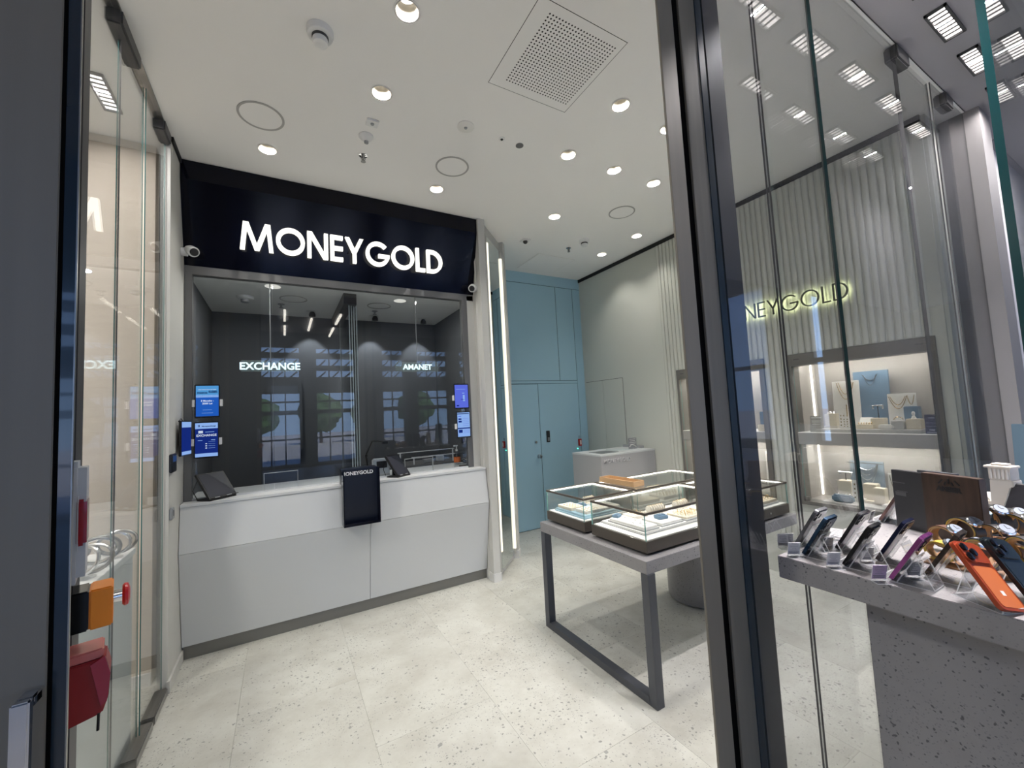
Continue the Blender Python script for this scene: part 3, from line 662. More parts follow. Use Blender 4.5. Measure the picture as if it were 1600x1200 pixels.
# booth interior: dividing glass with dark rail, lights, detector
t = thing('booth_partition', 'folded glass partition with black top rail dividing the booth', 'partition', (.53, 4.3, 1.04))
bx('top_rail', (.49, 3.86, 2.60), (.60, 4.88, 2.699), black_m, t)
for k in range(4):
    pane('glass_leaf', t, .535 + k * .022, .545 + k * .022, 3.90 + k * .01, 4.60, 1.045, 2.60, mat('pale_glass_edge', (.40, .44, .44), .3) if 'pale_glass_edge' not in MATS else MATS['pale_glass_edge'], case_m)
t = thing('booth_smoke_detector', 'smoke detector on the booth ceiling, behind the window at its left', 'smoke detector', (-.28, 4.25, 2.70)); m = MB(); m.lathe([(.07, 0), (.065, -.02), (.05, -.028)], c=(-.28, 4.25, 2.70), n=28); m.build('base', white_m, t, smooth=True); m = MB(); m.lathe([(.035, -.028), (.034, -.05), (.025, -.055)], c=(-.28, 4.25, 2.70), n=20); m.build('cap', grey_m, t, smooth=True)
for x, y, lab in ((-.06, 3.86, 'glowing round lamp in the booth ceiling behind the left window rod'), (1.02, 3.95, 'glowing round lamp in the booth ceiling near the right window rod')):
    t = thing('booth_downlight', lab, 'downlight', (x, y, 2.70)); m = MB(); m.lathe([(.058, 0), (.058, -.004)], c=(x, y, 2.70), n=24); m.build('diffuser', emis('booth_lamp', (1, .96, .86), .75) if 'booth_lamp' not in bpy.data.materials else bpy.data.materials['booth_lamp'], t)
    area('booth_lamp_beam', (x, y, 2.69), 6.5, .1, color=(1, .96, .9))
for x, lab in ((.27, 'small tilting spotlight at the back of the booth ceiling, left of the partition'), (.90, 'small tilting spotlight at the back of the booth ceiling, right of the partition'), (1.45, 'small tilting spotlight at the back of the booth ceiling, by its right corner')):
    t = thing('spotlight', lab, 'spotlight', (x, 4.62, 2.70)); m = MB(); m.lathe([(.05, 0), (.05, -.006)], c=(x, 4.62, 2.70), n=24); m.build('base', white_m, t)
    m = MB(); m.lathe([(.018, -.006), (.032, -.03), (.032, -.055)], c=(x + .01, 4.62, 2.70), n=20); m.build('head', black_m, t, smooth=True)
    l = bpy.data.lights.new('spotlight_beam', 'SPOT'); l.energy = 11; l.spot_size = rad(62); l.spot_blend = .35; l.shadow_soft_size = .02; l.color = (.93, .96, 1)
    o = bpy.data.objects.new('spotlight_beam', l); COL.objects.link(o); o.location = (x, 4.66, 2.63); o.rotation_euler = (rad(24), 0, 0)
for x, lab in ((.10, 'flush ceiling ring in the left half of the booth'), (.87, 'flush ceiling ring in the right half of the booth')):
    t = thing('booth_ceiling_ring', lab, 'speaker', (x, 4.2, 2.70)); m = MB(); m.lathe([(.115, 0), (.115, -.004), (.106, -.004), (.106, 0)], c=(x, 4.2, 2.70), n=36, cap=False); m.build('rim', MATS['rim_grey'], t)
for x, y, lab in ((-.0, 4.42, 'small dark sprinkler on the booth ceiling, left half'), (.87, 4.42, 'small dark sprinkler on the booth ceiling, right half')):
    t = thing('booth_sprinkler', lab, 'sprinkler', (x, y, 2.70)); m = MB(); m.lathe([(.03, 0), (.03, -.004), (.012, -.006), (.008, -.03), (.02, -.034), (.02, -.037)], c=(x, y, 2.70), n=16); m.build('head', grey_m, t)
t = thing('booth_wall_cabinet', 'tall narrow grey glass cabinet on the back wall of the booth at left', 'cabinet', (.0, 4.89, 1.25)); bx('body', (-.14, 4.80, 1.28), (.18, 4.899, 1.98), mat('cab_grey', (.10, .105, .115), .5), t); bx('door', (-.10, 4.79, 1.32), (.14, 4.80, 1.94), mat('cab_door', (.15, .16, .185), .2), t, bev=.002)
# right half: inner desk with oddments
t = thing('booth_desk', 'inner desk shelf with white edge seen through the right half of the booth', 'desk', (1.2, 4.3, 1.0)); bx('desk_top', (.62, 4.155, 1.0), (1.69, 4.60, 1.06), mat('desk_grey', (.14, .14, .14), .5), t); bx('rail', (1.0, 4.155, 1.19), (1.60, 4.17, 1.197), mat('railw', (.6, .6, .6), .4), t); bx('rail', (1.15, 4.20, 1.13), (1.66, 4.212, 1.137), MATS['railw'], t)
for x in (1.02, 1.58): bx('post', (x, 4.155, 1.06), (x + .01, 4.17, 1.19), MATS['railw'], t)
for x in (1.17, 1.64): bx('post', (x, 4.20, 1.06), (x + .01, 4.212, 1.13), MATS['railw'], t)
for k, (x, w, hh, lab) in enumerate(((.98, .05, .08, 'small white box on the inner desk of the booth'), (1.30, .10, .035, 'low stack of grey papers on the inner desk of the booth'), (1.45, .07, .06, 'small grey box beside the papers on the inner desk'))):
    tag(bx('desk_box', (x, 4.25, 1.061), (x + w, 4.33, 1.061 + hh), (white_m, grey_m, lgrey_m)[k], bev=.004), lab, 'box')
t = thing('counting_device', 'small grey banknote counter with dark front behind the glass, left of the right tablet', 'machine', (.66, 3.82, 1.042)); bx('body', (.70, 3.80, 1.043), (.84, 3.90, 1.19), lgrey_m, t, bev=.01); bx('screen', (.725, 3.797, 1.11), (.815, 3.80, 1.17), black_m, t); bx('tray', (.71, 3.76, 1.045), (.83, 3.80, 1.06), grey_m, t)

# screens on the window
scr_blue = emis('screen_blue', (.025, .16, .75), .55); scr_deep = emis('screen_deep_blue', (.015, .045, .36), .45); scr_pale = emis('screen_pale', (.30, .50, .95), .75); scr_white = emis('screen_white', (.75, .85, 1), .8); scr_sky = emis('screen_sky', (.10, .38, .80), .7); scr_lilac = emis('screen_lilac', (.12, .17, .80), .75); scr_dark = emis('screen_dark', (.01, .03, .14), .5)
def tablet(name, lab, x0, z0, x1, z1, draw, y=3.618, side=None):
    t = thing(name, lab, 'screen', ((x0 + x1) / 2, y, z0))
    bx('bezel', (x0, y, z0), (x1, y + .014, z1), black_m, t, bev=.004)
    dsp = bx('display', (x0 + .009, y - .0012, z0 + .011), (x1 - .009, y + .002, z1 - .011), draw[0], t)
    for (a, b, c, d, mt) in draw[1]:
        w, hh = x1 - x0 - .018, z1 - z0 - .022
        bx('screen_block', (x0 + .009 + a * w, y - .0022, z0 + .011 + b * hh), (x0 + .009 + c * w, y - .0010, z0 + .011 + d * hh), mt, dsp)
    for (s_, u, v, sz, mt) in draw[2]:
        w, hh = x1 - x0 - .018, z1 - z0 - .022
        txt('screen_text', s_, sz, mt, dsp, FY(x0 + .009 + u * w, y - .0030, z0 + .011 + v * hh), bold=.0004, ext=.0002)
    m = MB()
    for s_ in (side or (-1, 1)):
        xx = x0 - .002 if s_ < 0 else x1 + .002
        m.box(xx + (-.012 if s_ < 0 else -.004), y - .002, (z0 + z1) / 2 - .04, xx + (.004 if s_ < 0 else .012), y + .02, (z0 + z1) / 2 + .01)
    m.build('bracket', white_m, t, bev=.001)
    m = MB(); m.box((x0 + x1) / 2 - .03, y + .014, (z0 + z1) / 2 - .03, (x0 + x1) / 2 + .03, 3.66, (z0 + z1) / 2 + .03); m.build('mount', black_m, t)
    return t
tablet('info_screen', 'upper blue screen on the left of the booth window, sea picture at top', -.545, 1.622, -.395, 1.862,
       (scr_blue, [(0, .64, 1, 1, scr_sky), (0, .62, 1, .70, scr_pale), (.05, .74, .5, .8, scr_dark), (.55, .76, .95, .84, scr_dark), (.1, .86, .9, .89, scr_white), (.3, .20, .7, .21, scr_pale), (.25, .10, .75, .11, scr_pale)],
        [('3 Months -', .5, .48, .017, scr_white), ('2000 Lei', .5, .39, .017, scr_white)]))
t = tablet('info_screen', 'lower blue screen on the left of the booth window, headed EXCHANGE', -.549, 1.335, -.400, 1.596,
       (scr_deep, [(0, .83, 1, 1, scr_pale), (0, 0, 1, .10, scr_pale), (.12, .885, .20, .945, scr_dark)] + [(.45, .24 + k * .065, .52, .265 + k * .065, scr_white) for k in range(3)] + [(.58, .245 + k * .065, .88, .252 + k * .065, scr_pale) for k in range(4)] + [(.12, .48, .32, .49, scr_pale), (.70, .48, .88, .50, scr_pale), (.14, .70, .34, .73, scr_white), (.14, .74, .34, .77, scr_white), (.44, .72, .84, .735, scr_pale)],
        [('Moneyexchange', .60, .885, .0125, scr_dark), ('EXCHANGE', .5, .60, .022, scr_white)]))
tablet('info_screen', 'upper violet blue screen on the right of the booth window, tilted slightly', 1.415, 1.605, 1.567, 1.845,
       (scr_lilac, [(.1, .80, .8, .812, scr_pale), (.55, .62, .72, .65, scr_pale), (.45, .35, .62, .37, scr_dark), (.60, .36, .74, .55, scr_pale), (.60, .28, .75, .34, scr_pale), (.1, .06, .28, .12, scr_deep)], []), side=(-1,))
tablet('info_screen', 'lower pale blue list screen on the right of the booth window', 1.430, 1.330, 1.573, 1.580,
       (scr_pale, [(.0, .93, .95, .96, scr_dark), (.08, .70, .32, .76, scr_deep), (.08, .59, .34, .66, scr_deep), (.0, .32, 1, .37, scr_deep), (.08, .16, .38, .29, scr_deep), (.08, .83, .30, .86, scr_lilac)] + [(.42, .45 + .075 * k, .92, .46 + .075 * k, scr_lilac) for k in range(5)] + [(.45, .15 + .06 * k, .92, .16 + .06 * k, scr_lilac) for k in range(3)], []), side=(-1,))
t = thing('side_screen', 'dark-backed blue screen fixed edge-on to the left plaster wall', 'screen', (-.58, 3.50, 1.37))
Mss = MX((-.572, 3.50, 1.37), (0, 0, rad(-7)))
m = MB(); m.box(-.010, -.10, 0, .004, .09, .235, M=Mss); m.build('bezel', black_m, t, bev=.003)
m = MB(); m.box(.0035, -.092, .008, .0055, .082, .227, M=Mss); m.build('display', scr_deep, t)
m = MB(); m.box(.0055, -.092, .19, .0065, .082, .227, M=Mss); m.build('screen_block', scr_pale, t); m = MB(); m.box(.0055, -.092, .008, .0065, .082, .03, M=Mss); m.build('screen_block', scr_pale, t)
m = MB(); m.box(-.606, 3.47, 1.44, -.57, 3.53, 1.54); m.tube([(-.606, 3.46, 1.60), (-.59, 3.45, 1.62), (-.575, 3.46, 1.59)], .003); m.build('wall_bracket', black_m, t)

# card readers on the left plaster wall
for z0, z1, y0, y1, lab, scr in ((1.285, 1.398, 3.225, 3.345, 'square black card reader with blue display on the left plaster wall', True), (1.0, 1.07, 3.235, 3.295, 'small dark push button on the left plaster wall below the card reader', False)):
    t = thing('card_reader', lab, 'reader' if scr else 'button', (XL, (y0 + y1) / 2, z0))
    bx('body', (XL, y0, z0), (XL + .018, y1, z1), black_m if scr else grey_m, t, bev=.004)
    bx('display' if scr else 'key', (XL + .018, y0 + .02, z0 + (.065 if scr else .02)), (XL + .0195, y1 - .02, z1 - .015), emis('reader_glow', (.05, .12, .35), .35) if scr else black_m, t)

# payment tablets on the counter
def pay(lab, x, y, rz, w=.205, hgt=.215):
    t = thing('payment_tablet', lab, 'tablet', (x, y, 1.042), (0, 0, rz))
    m = MB(); m.box(-w / 2, -.05, 0, w / 2, .075, .012); m.build('base', black_m, t, world=False, bev=.003)
    Mt = MX((0, -.045, .014), (rad(-38), 0, 0))
    m = MB(); m.box(-w / 2, -.001, 0, w / 2, .016, hgt, M=Mt); m.build('frame', black_m, t, world=False, bev=.003)
    m = MB(); m.box(-w / 2 + .013, -.002, .013, w / 2 - .013, .002, hgt - .012, M=Mt); m.build('display', mat('off_screen', (.04, .042, .056), .35, spec=.25) if 'off_screen' not in MATS else MATS['off_screen'], t, world=False)
    m = MB(); m.box(-w * .3, -.004, .001, -w * .12, 0, .008, M=Mt); m.box(w * .12, -.004, .001, w * .3, 0, .008, M=Mt); m.build('clip', grey_m, t, world=False)
    m = MB(); m.box(-.03, .05, .01, .03, .062, .11); m.build('rear_prop', black_m, t, world=False)
    m = MB(); m.tube([(w / 2 - .02, .06, .004), (w / 2 + .02, .07, .003), (w / 2 + .05, .05, .003), (w / 2 + .085, .045, .003)], .0025, 6); m.tube([(-w / 2 + .01, .08, .14), (-w / 2 + .0, .11, .07), (-w / 2 + .03, .11, .004)], .003, 6); m.build('cable', black_m, t, world=False, smooth=True)
pay('black payment tablet leaning on a stand at the left end of the white counter', -.405, 3.625, rad(44))
pay('black payment tablet leaning on a stand right of the black drop box', .885, 3.62, rad(36), .165, .215)

# black open drop box on the counter front
t = thing('brochure_bin', 'black open-fronted box hung on the middle of the white counter, lettered at top', 'box', (.53, 3.44, .735))
x0, x1, yf, yb, z0, z1 = .395, .667, 3.385, 3.478, .738, 1.165
inner_m = mat('bin_blue_black', (.004, .006, .016), .3)
bx('back_panel', (x0, yb - .01, z0), (x1, yb, z1), inner_m, t); bx('side_panel', (x0, yf, z0), (x0 + .008, yb - .01, z1), navy_m, t); bx('side_panel', (x1 - .008, yf, z0), (x1, yb - .01, z1), navy_m, t)
bx('bottom_panel', (x0 + .008, yf, z0), (x1 - .008, yb - .01, z0 + .010), navy_m, t); bx('front_lip', (x0 + .008, yf, z0 + .010), (x1 - .008, yf + .008, z0 + .022), navy_m, t)
bx('mounting_tab', (x0, yb - .002, 1.043), (x1, 3.60, 1.165), inner_m, t)
txt('lettering', 'MONEYGOLD', .038, mat('bin_letters', (.75, .75, .77), .5), t, FY((x0 + x1) / 2 - .018, yb - .012, 1.118), bold=.0012)
# desk microphone arm, price display, sanitiser
t = thing('articulated_arm', 'thin black jointed desk arm behind the glass, above the black drop box', 'arm', (.655, 3.76, 1.042))
m = MB(); m.lathe([(.03, 0), (.03, .01)], c=(.655, 3.76, 1.042), n=20); m.build('foot', black_m, t)
m = MB(); m.tube([(.655, 3.76, 1.05), (.628, 3.76, 1.235)], .008); m.build('lower_arm', black_m, t, smooth=True)
m = MB(); m.tube([(.628, 3.76, 1.235), (.688, 3.76, 1.36)], .007); m.cyl((.628, 3.745, 1.235), .012, .03, 'y', 12); m.build('upper_arm', black_m, t, smooth=True)
m = MB(); m.tube([(.688, 3.76, 1.36), (.775, 3.75, 1.345)], .008); m.box(.765, 3.735, 1.325, .815, 3.765, 1.35); m.build('head', black_m, t, smooth=True)
t = thing('customer_display', 'dark customer display on a pole at the right end of the counter window', 'display', (1.575, 3.72, 1.042))
bx('base', (1.50, 3.69, 1.043), (1.64, 3.79, 1.056), black_m, t, bev=.003); m = MB(); m.cyl((1.585, 3.74, 1.056), .016, .22, 'z', 16); m.build('pole', black_m, t, smooth=True); bx('head', (1.52, 3.725, 1.27), (1.655, 3.755, 1.325), black_m, t, bev=.004); bx('display', (1.53, 3.7235, 1.285), (1.645, 3.725, 1.315), mat('vfd', (.06, .05, .09), .2), t)
t = thing('sanitiser_bottle', 'clear pump bottle with orange label on the counter window ledge at right', 'bottle', (1.46, 3.74, 1.042))
m = MB(); m.lathe([(.028, 0), (.031, .006), (.031, .12), (.014, .145), (.012, .155)], c=(1.47, 3.75, 1.043), n=24); m.build('body', acryl_m, t, smooth=True)
m = MB(); m.lathe([(.0315, .05), (.0315, .10)], c=(1.47, 3.75, 1.043), n=24, cap=False); m.build('label_band', mat('orange_label', (.62, .14, .03), .5), t, smooth=True)
m = MB(); m.cyl((1.47, 3.75, 1.197), .012, .02); m.cyl((1.47, 3.75, 1.217), .005, .03); m.box(1.44, 3.742, 1.245, 1.48, 3.758, 1.257); m.build('pump', white_m, t)
t = thing('ledge_display', 'clear plastic rack behind the glass beside the sanitiser bottle', 'rack', (1.56, 3.80, 1.042)); m = MB()
for k in range(3): m.box(1.49, 3.80, 1.06 + .05 * k, 1.60, 3.86, 1.066 + .05 * k)
m.box(1.49, 3.86, 1.043, 1.60, 3.865, 1.20); m.build('shelves', acryl_m, t)

# devices between the left door frame and the rear stile
t = thing('door_siren', 'grey rounded siren box with red light bar, left edge by the door frame', 'siren', (-.30, .93, 1.32))
bx('body', (-.40, .87, 1.322), (-.262, .942, 1.508), lgrey_m, t, bev=.010); bx('light_bar', (-.2735, .8685, 1.380), (-.2605, .925, 1.450), mat('red_lens', (.28, .005, .01), .2, coat=.6), t, bev=.004)
m = MB(); m.tube([(-.2705, .8695, 1.374), (-.2705, .8695, 1.456)], .001, 6); m.build('bar_rim', lgrey_m, t)
t = thing('emergency_button', 'black and orange box with a red mushroom button below the grey siren', 'button', (-.29, .92, 1.25))
bx('black_half', (-.40, .888, 1.247), (-.2645, .942, 1.307), mat('gloss_black', (.006, .006, .006), .15), t, bev=.002); bx('orange_half', (-.2645, .888, 1.247), (-.2375, .942, 1.307), mat('signal_orange', (.80, .25, .008), .4), t, bev=.002)
m = MB(); m.cyl((-.2375, .915, 1.282), .0095, .011, 'x', 20); m.build('collar', chrome_m, t, smooth=True)
m = MB(); m.lathe([(.015, .0), (.018, .003), (.017, .007), (.010, .0095)], n=24, M=Matrix.Translation((-.2270, .915, 1.282)) @ Matrix.Rotation(PI / 2, 4, 'Y')); m.build('mushroom', mat('button_red', (.55, .01, .02), .3), t, smooth=True)
t = thing('call_point', 'dark red wall box with clear hinged cover under the orange box', 'alarm', (-.30, .92, 1.10))
red_m = mat('deep_red', (.24, .004, .006), .45)
m = MB(); m.prism([(-.40, 1.095), (-.248, 1.118), (-.2415, 1.14), (-.2395, 1.175), (-.245, 1.20), (-.40, 1.20)], .055, Matrix(((1, 0, 0, 0), (0, 0, -1, .942), (0, 1, 0, 0), (0, 0, 0, 1)))); m.build('body', red_m, t, bev=.002)
m = MB(); m.prism([(-.262, 1.195), (-.25, 1.13), (-.243, 1.135), (-.2395, 1.175), (-.246, 1.203)], .002, Matrix(((1, 0, 0, 0), (0, 0, -1, .8868), (0, 1, 0, 0), (0, 0, 0, 1)))); m.build('side_flap', mat('red_clear', (.33, .03, .06), .15), t)
bx('top_cover', (-.40, .889, 1.2005), (-.2475, .941, 1.2145), mat('cover_pink', (.55, .16, .15), .25), t, bev=.002)
m = MB(); m.tube([(-.252, .888, 1.12), (-.2525, .887, 1.095)], .0018); m.build('tether', black_m, t)

for o in bpy.data.objects:   # the leaf that carries these devices stands slightly ajar
    if o.parent is None and o.name in ('door_siren', 'emergency_button', 'call_point'): o.rotation_euler[2] = rad(14); o.location.x -= .017 if o.name == 'door_siren' else .007
# white table beyond the left glass with clear bracelets
t = thing('white_display_table', 'white display table behind the left glass wall holding steel bracelets', 'table', (-1.0, 2.45, 0))
bx('top', (-1.35, 1.7, .92), (-.672, 2.86, .95), white_m, t, bev=.002); bx('body', (-1.33, 1.72, .0), (-.68, 2.845, .919), mat('table_white', (.62, .63, .62), .5), t)
rnd = random.Random(5)
k = 0
for x, y, rr, lab in ((-.715, 2.70, .060, 'pair of steel bangles on the white table, farthest back by the glass'), (-.735, 2.555, .066, 'pair of steel bangles on the white table, middle of the row by the glass'), (-.725, 2.41, .066, 'pair of steel bangles on the white table, nearest end of the row'), (-.86, 2.64, .056, 'pair of steel bangles on the white table, back row farthest from the door'), (-.87, 2.47, .058, 'pair of steel bangles on the white table, back row nearer the door')):
    t = thing('bangle_stand', lab, 'bracelet', (x, y, .951), (0, 0, rnd.uniform(-.5, .5)))
    m = MB(); m.lathe([(.035, 0), (.035, .004), (.012, .008), (.008, rr * .4)], n=20); m.build('foot', acryl_m, t, world=False, smooth=True)
    for q in range(2):
        a = rnd.uniform(-.6, .6)
        m = MB(); m.tube([((rr + q * .008) * math.cos(s_ * PI / 14) + q * .012, .03 * (q - .5) + .02 * math.sin(a + s_ * PI / 14), rr * .95 + .012 + rr * .8 * math.sin(s_ * PI / 14)) for s_ in range(28)], .007, 8, closed=True); m.build('bangle', steel_m if q else silver_m, t, world=False, smooth=True)
# ================================================================== DESK, TABLE AND GLASS CASES
t = thing('reception_desk', 'grey reception desk with relief letters, against the right wall at the back', 'desk', (3.45, 3.65, 0))
desk_m = mat('desk_grey_lacquer', (.40, .395, .40), .4)
bx('upper_body', (3.0, 3.42, .63), (XR - .012, 3.92, 1.012), desk_m, t, bev=.002); bx('lower_body', (3.03, 3.45, 0), (XR - .012, 3.90, .626), desk_m, t)
bx('desk_top', (2.997, 3.417, 1.0125), (XR - .012, 3.92, 1.03), mat('desk_top', (.60, .62, .62), .35), t, bev=.002)
bx('recessed_tray', (3.10, 3.52, 1.0302), (3.36, 3.74, 1.0325), mat('tray_dark', (.12, .14, .15), .3), t); bx('tray_rim', (3.42, 3.60, 1.0302), (3.60, 3.80, 1.035), mat('desk_pale', (.5, .56, .56), .4), t)
bx('screen_panel', (XR - .05, 3.58, 1.03), (XR - .02, 3.90, 1.06), desk_m, t)
txt('relief_letters', 'MONEYGOLD', .062, mat('relief', (.52, .51, .52), .35), t, FY(3.235, 3.418, .935), bold=.0005, ext=.006, sp=1.05)
t = thing('desk_sign', 'small clear notice holder with grey sheet standing on the reception desk', 'sign', (3.66, 3.60, 1.03))
m = MB(); m.box(3.60, 3.595, 1.031, 3.74, 3.625, 1.035); m.box(3.60, 3.60, 1.035, 3.74, 3.603, 1.165); m.build('holder', acryl_m, t)
bx('sheet', (3.605, 3.604, 1.038), (3.735, 3.606, 1.16), mat('sheet_grey', (.40, .385, .38), .6), t)
m = MB()
for k, w in enumerate((.05, .04, .055, .045)): m.box(3.67 - w, 3.5985, 1.145 - k * .02, 3.67 + w, 3.5995, 1.150 - k * .02)
m.tube([(3.615, 3.598, 1.06), (3.65, 3.598, 1.085), (3.69, 3.598, 1.075), (3.725, 3.598, 1.055)], .004, 6); m.build('print', pwhite_m, t)

# display table
leg_m = mat('table_leg_grey', (.095, .10, .115), .45, .5)
tb = thing('display_table', 'speckled quartz table with grey square frame legs carrying the glass cases', 'table', (2.38, 2.08, 0))
bx('table_top', (1.638, 1.572, .668), (3.122, 2.578, .735), gran_m, tb, bev=.0015)
bx('leg', (1.636, 1.565, 0), (1.690, 1.615, .668), leg_m, tb, bev=.001); bx('leg', (1.636, 2.52, 0), (1.690, 2.57, .668), leg_m, tb, bev=.001); bx('foot_rail', (1.636, 1.615, 0), (1.690, 2.52, .042), leg_m, tb, bev=.001)
m = MB()
prof = [(.215, .006), (.235, .012), (.24, .03), (.24, .667)]
m.lathe(prof, c=(2.90, 2.23, 0), n=48); m.build('pedestal', gran_m, tb, smooth=True); m = MB(); m.lathe([(.20, 0), (.20, .006)], c=(2.90, 2.23, 0), n=40); m.build('pedestal_foot', black_m, tb)

def case(lab, x0, y0, x1, y1, z0=.750, zb=.812, zt=.962, lit=('far', 'right')):
    t = thing('glass_case', lab, 'display case', ((x0 + x1) / 2, (y0 + y1) / 2, .735))
    bx('plinth', (x0 + .03, y0 + .03, .7355), (x1 - .03, y1 - .03, z0), black_m, t)
    bx('base', (x0, y0, z0), (x1, y1, zb), bronze_m, t, bev=.001)
    bx('base_pad', (x0 + .012, y0 + .012, zb), (x1 - .012, y1 - .012, zb + .004), pwhite_m, t)
    e = .006; gz0, gz1 = zb + .0005, zt - .012
    for (a, b, c, d) in ((x0 + .002, y0 + .001, x1 - .002, y0 + .001 + e), (x0 + .002, y1 - .001 - e, x1 - .002, y1 - .001), (x0 + .001, y0 + .008, x0 + .001 + e, y1 - .008), (x1 - .001 - e, y0 + .008, x1 - .001, y1 - .008)):
        pane('glass_pane', t, a, c, b, d, gz0, gz1, mat('case_edge', (.16, .36, .33), .15) if 'case_edge' not in MATS else MATS['case_edge'], case_m)
    m = MB(); m.box(x0 + .012, y0 + .012, zt - .005, x1 - .012, y1 - .012, zt - .001); m.build('glass_lid', case_m, t)
    for (a, b, c, d) in ((x0, y0, x1, y0 + .012), (x0, y1 - .012, x1, y1), (x0, y0 + .012, x0 + .012, y1 - .012), (x1 - .012, y0 + .012, x1, y1 - .012)):
        bx('top_frame', (a, b, zt - .012), (c, d, zt), bronze_m, t)
    for (a, b, c, d) in ((x0 + .014, y1 - .024, x1 - .014, y1 - .0125), (x1 - .024, y0 + .014, x1 - .0125, y1 - .026)):
        bx('light_strip', (a, b, zt - .011), (c, d, zt - .0055), led_m, t)
    area('case_light', ((x0 + x1) / 2, y1 - .02, zt - .0125), 0.6 * (x1 - x0), x1 - x0 - .04, rot=(rad(-18), 0, 0), color=(1, .96, .88), shape='RECTANGLE', sy=.01)
    return t
case('back left glass case with blue-edged trays, lit along its top', 1.690, 2.125, 2.135, 2.555)
case('back right glass case behind the wooden tray, lit along its top', 2.150, 2.10, 3.05, 2.545)
case('front glass case nearest the door, white stepped trays inside', 1.700, 1.618, 2.540, 2.070)
case('glass case at the right end of the table, seen beyond the door post', 2.560, 1.590, 3.075, 2.060)
m_lock = MB(); m_lock.cyl((2.84, 1.5898, .782), .007, -.004, 'y', 12)
lk = m_lock.build('lock', chrome_m, [o for o in bpy.data.objects if o.name.startswith('glass_case') and o.location.x > 2.7 and o.location.y < 1.9][0])

t = thing('wooden_tray', 'shallow oak tray box lying on the glass cases beside the back left one', 'tray', (2.245, 2.35, .9625), (0, 0, rad(2)))
for (n, a, b) in (('floor_board', (-.055, -.175, 0), (.055, .175, .006)), ('side_board', (-.055, -.175, .0062), (-.047, .175, .038)), ('side_board', (.047, -.175, .0062), (.055, .175, .038)), ('end_board', (-.0468, -.175, .0062), (.0468, -.167, .038)), ('end_board', (-.0468, .167, .0062), (.0468, .175, .038))): bx(n, a, b, wood_m, t, world=False)

ringmesh = None
def rings(pts, group, lab, r=.0095, mt=None):
    """single rings, each a thing of its own, standing on pads and rolls"""
    global ringmesh
    mt = mt or gold_m
    for (x, y, z, up) in pts:
        m = MB(); n = 14
        m.tube([(r * math.cos(2 * PI * q / n), 0, r * math.sin(2 * PI * q / n)) for q in range(n)], r * .16, 6, closed=True)
        o = m.build('ring', mt, world=False, smooth=True); o.location = (x, y, z + (r * 1.1 if up else .002)); o.rotation_euler = (0 if up else PI / 2, 0, rad(random.uniform(0, 180)))
        tag(o, lab, 'ring', group)
def tray(lab, x0, y0, x1, y1, z, hgt, m_, trim=None):
    t = thing('display_pad', lab, 'tray', ((x0 + x1) / 2, (y0 + y1) / 2, z))
    bx('pad', (x0, y0, z), (x1, y1, z + hgt), m_, t, bev=.002)
    if trim: bx('lower_board', (x0 - .008, y0 - .008, z), (x1 + .008, y1 + .008, z + hgt * .4), trim, t, bev=.001)
    return t
def roll(lab, x, y, z, l, rz=0, n=6, m_=None):
    t = thing('ring_roll', lab, 'ring holder', (x, y, z), (0, 0, rz)); m_ = m_ or ivory_m
    bx('base_pad', (-l / 2, -.03, 0), (l / 2, .03, .012), m_, t, world=False, bev=.002)
    m = MB(); m.lathe([(.001, 0), (.020, .003), (.023, .008), (.023, l * .9 - .008), (.020, l * .9 - .003), (.001, l * .9)], n=18, M=MX((-l * .45, 0, .028), (0, PI / 2, 0))); m.build('roll', m_, t, world=False, smooth=True)
    for k in range(n):
        m = MB(); xx = -l * .38 + l * .76 * k / max(1, n - 1)
        m.tube([(xx, .0245 * math.cos(2 * PI * q / 16), .028 + .0245 * math.sin(2 * PI * q / 16)) for q in range(16)], .0016, 6, closed=True); m.build('bangle', gold_m, t, world=False, smooth=True)
    return t
def rbox(lab, x, y, z, m_=None, rz=0, s=1):
    t = thing('ring_box', lab, 'box', (x, y, z), (0, 0, rz)); m_ = m_ or pblue_m
    bx('block', (-.03 * s, -.024 * s, 0), (.03 * s, .024 * s, .018 * s), m_, t, world=False, bev=.003)
    bx('slot_cushion', (-.022 * s, -.012 * s, .018 * s), (.022 * s, .012 * s, .023 * s), m_, t, world=False, bev=.002)
    m = MB(); m.tube([(.009 * s * math.cos(2 * PI * q / 14), 0, .028 * s + .009 * s * math.sin(2 * PI * q / 14)) for q in range(14)], .0014 * s, 6, closed=True); m.build('ring', silver_m, t, world=False, smooth=True)
    return t
zA = .816
trim_b = mat('tray_pale_blue', (.33, .50, .60), .5); trim_g = mat('tray_grey', (.42, .42, .42), .5)
# back left case
tray('wide board with pale blue edge covering the floor of the back left case', 1.735, 2.175, 2.09, 2.50, zA, .022, trim_b, trim_b)
tray('cream pad at the left of the back left case, nearest the glass', 1.745, 2.33, 1.86, 2.49, zA + .0225, .02, cream_m)
tray('cream pad at the front corner of the back left case', 1.765, 2.19, 1.92, 2.31, zA + .0225, .02, ivory_m)
tray('cream pad in the far right of the back left case', 1.93, 2.20, 2.08, 2.36, zA + .0225, .016, ivory_m)
roll('cream ring roll at the back of the back left case', 1.99, 2.44, zA + .0225, .12, rad(10), 5)
rbox('blue ring box in the back left case', 1.895, 2.405, zA + .0225)
rings([(1.77 + .026 * i, 2.35 + .032 * j, zA + .043, False) for i in range(3) for j in range(4)], 'rings on the pads of the back left case', 'tiny gold ring lying on a cream pad in the back left glass case', .006)
rings([(1.785 + .03 * i, 2.21 + .026 * j, zA + .043, False) for i in range(4) for j in range(3)], 'rings on the pads of the back left case', 'tiny gold ring lying on a cream pad in the back left glass case', .006)
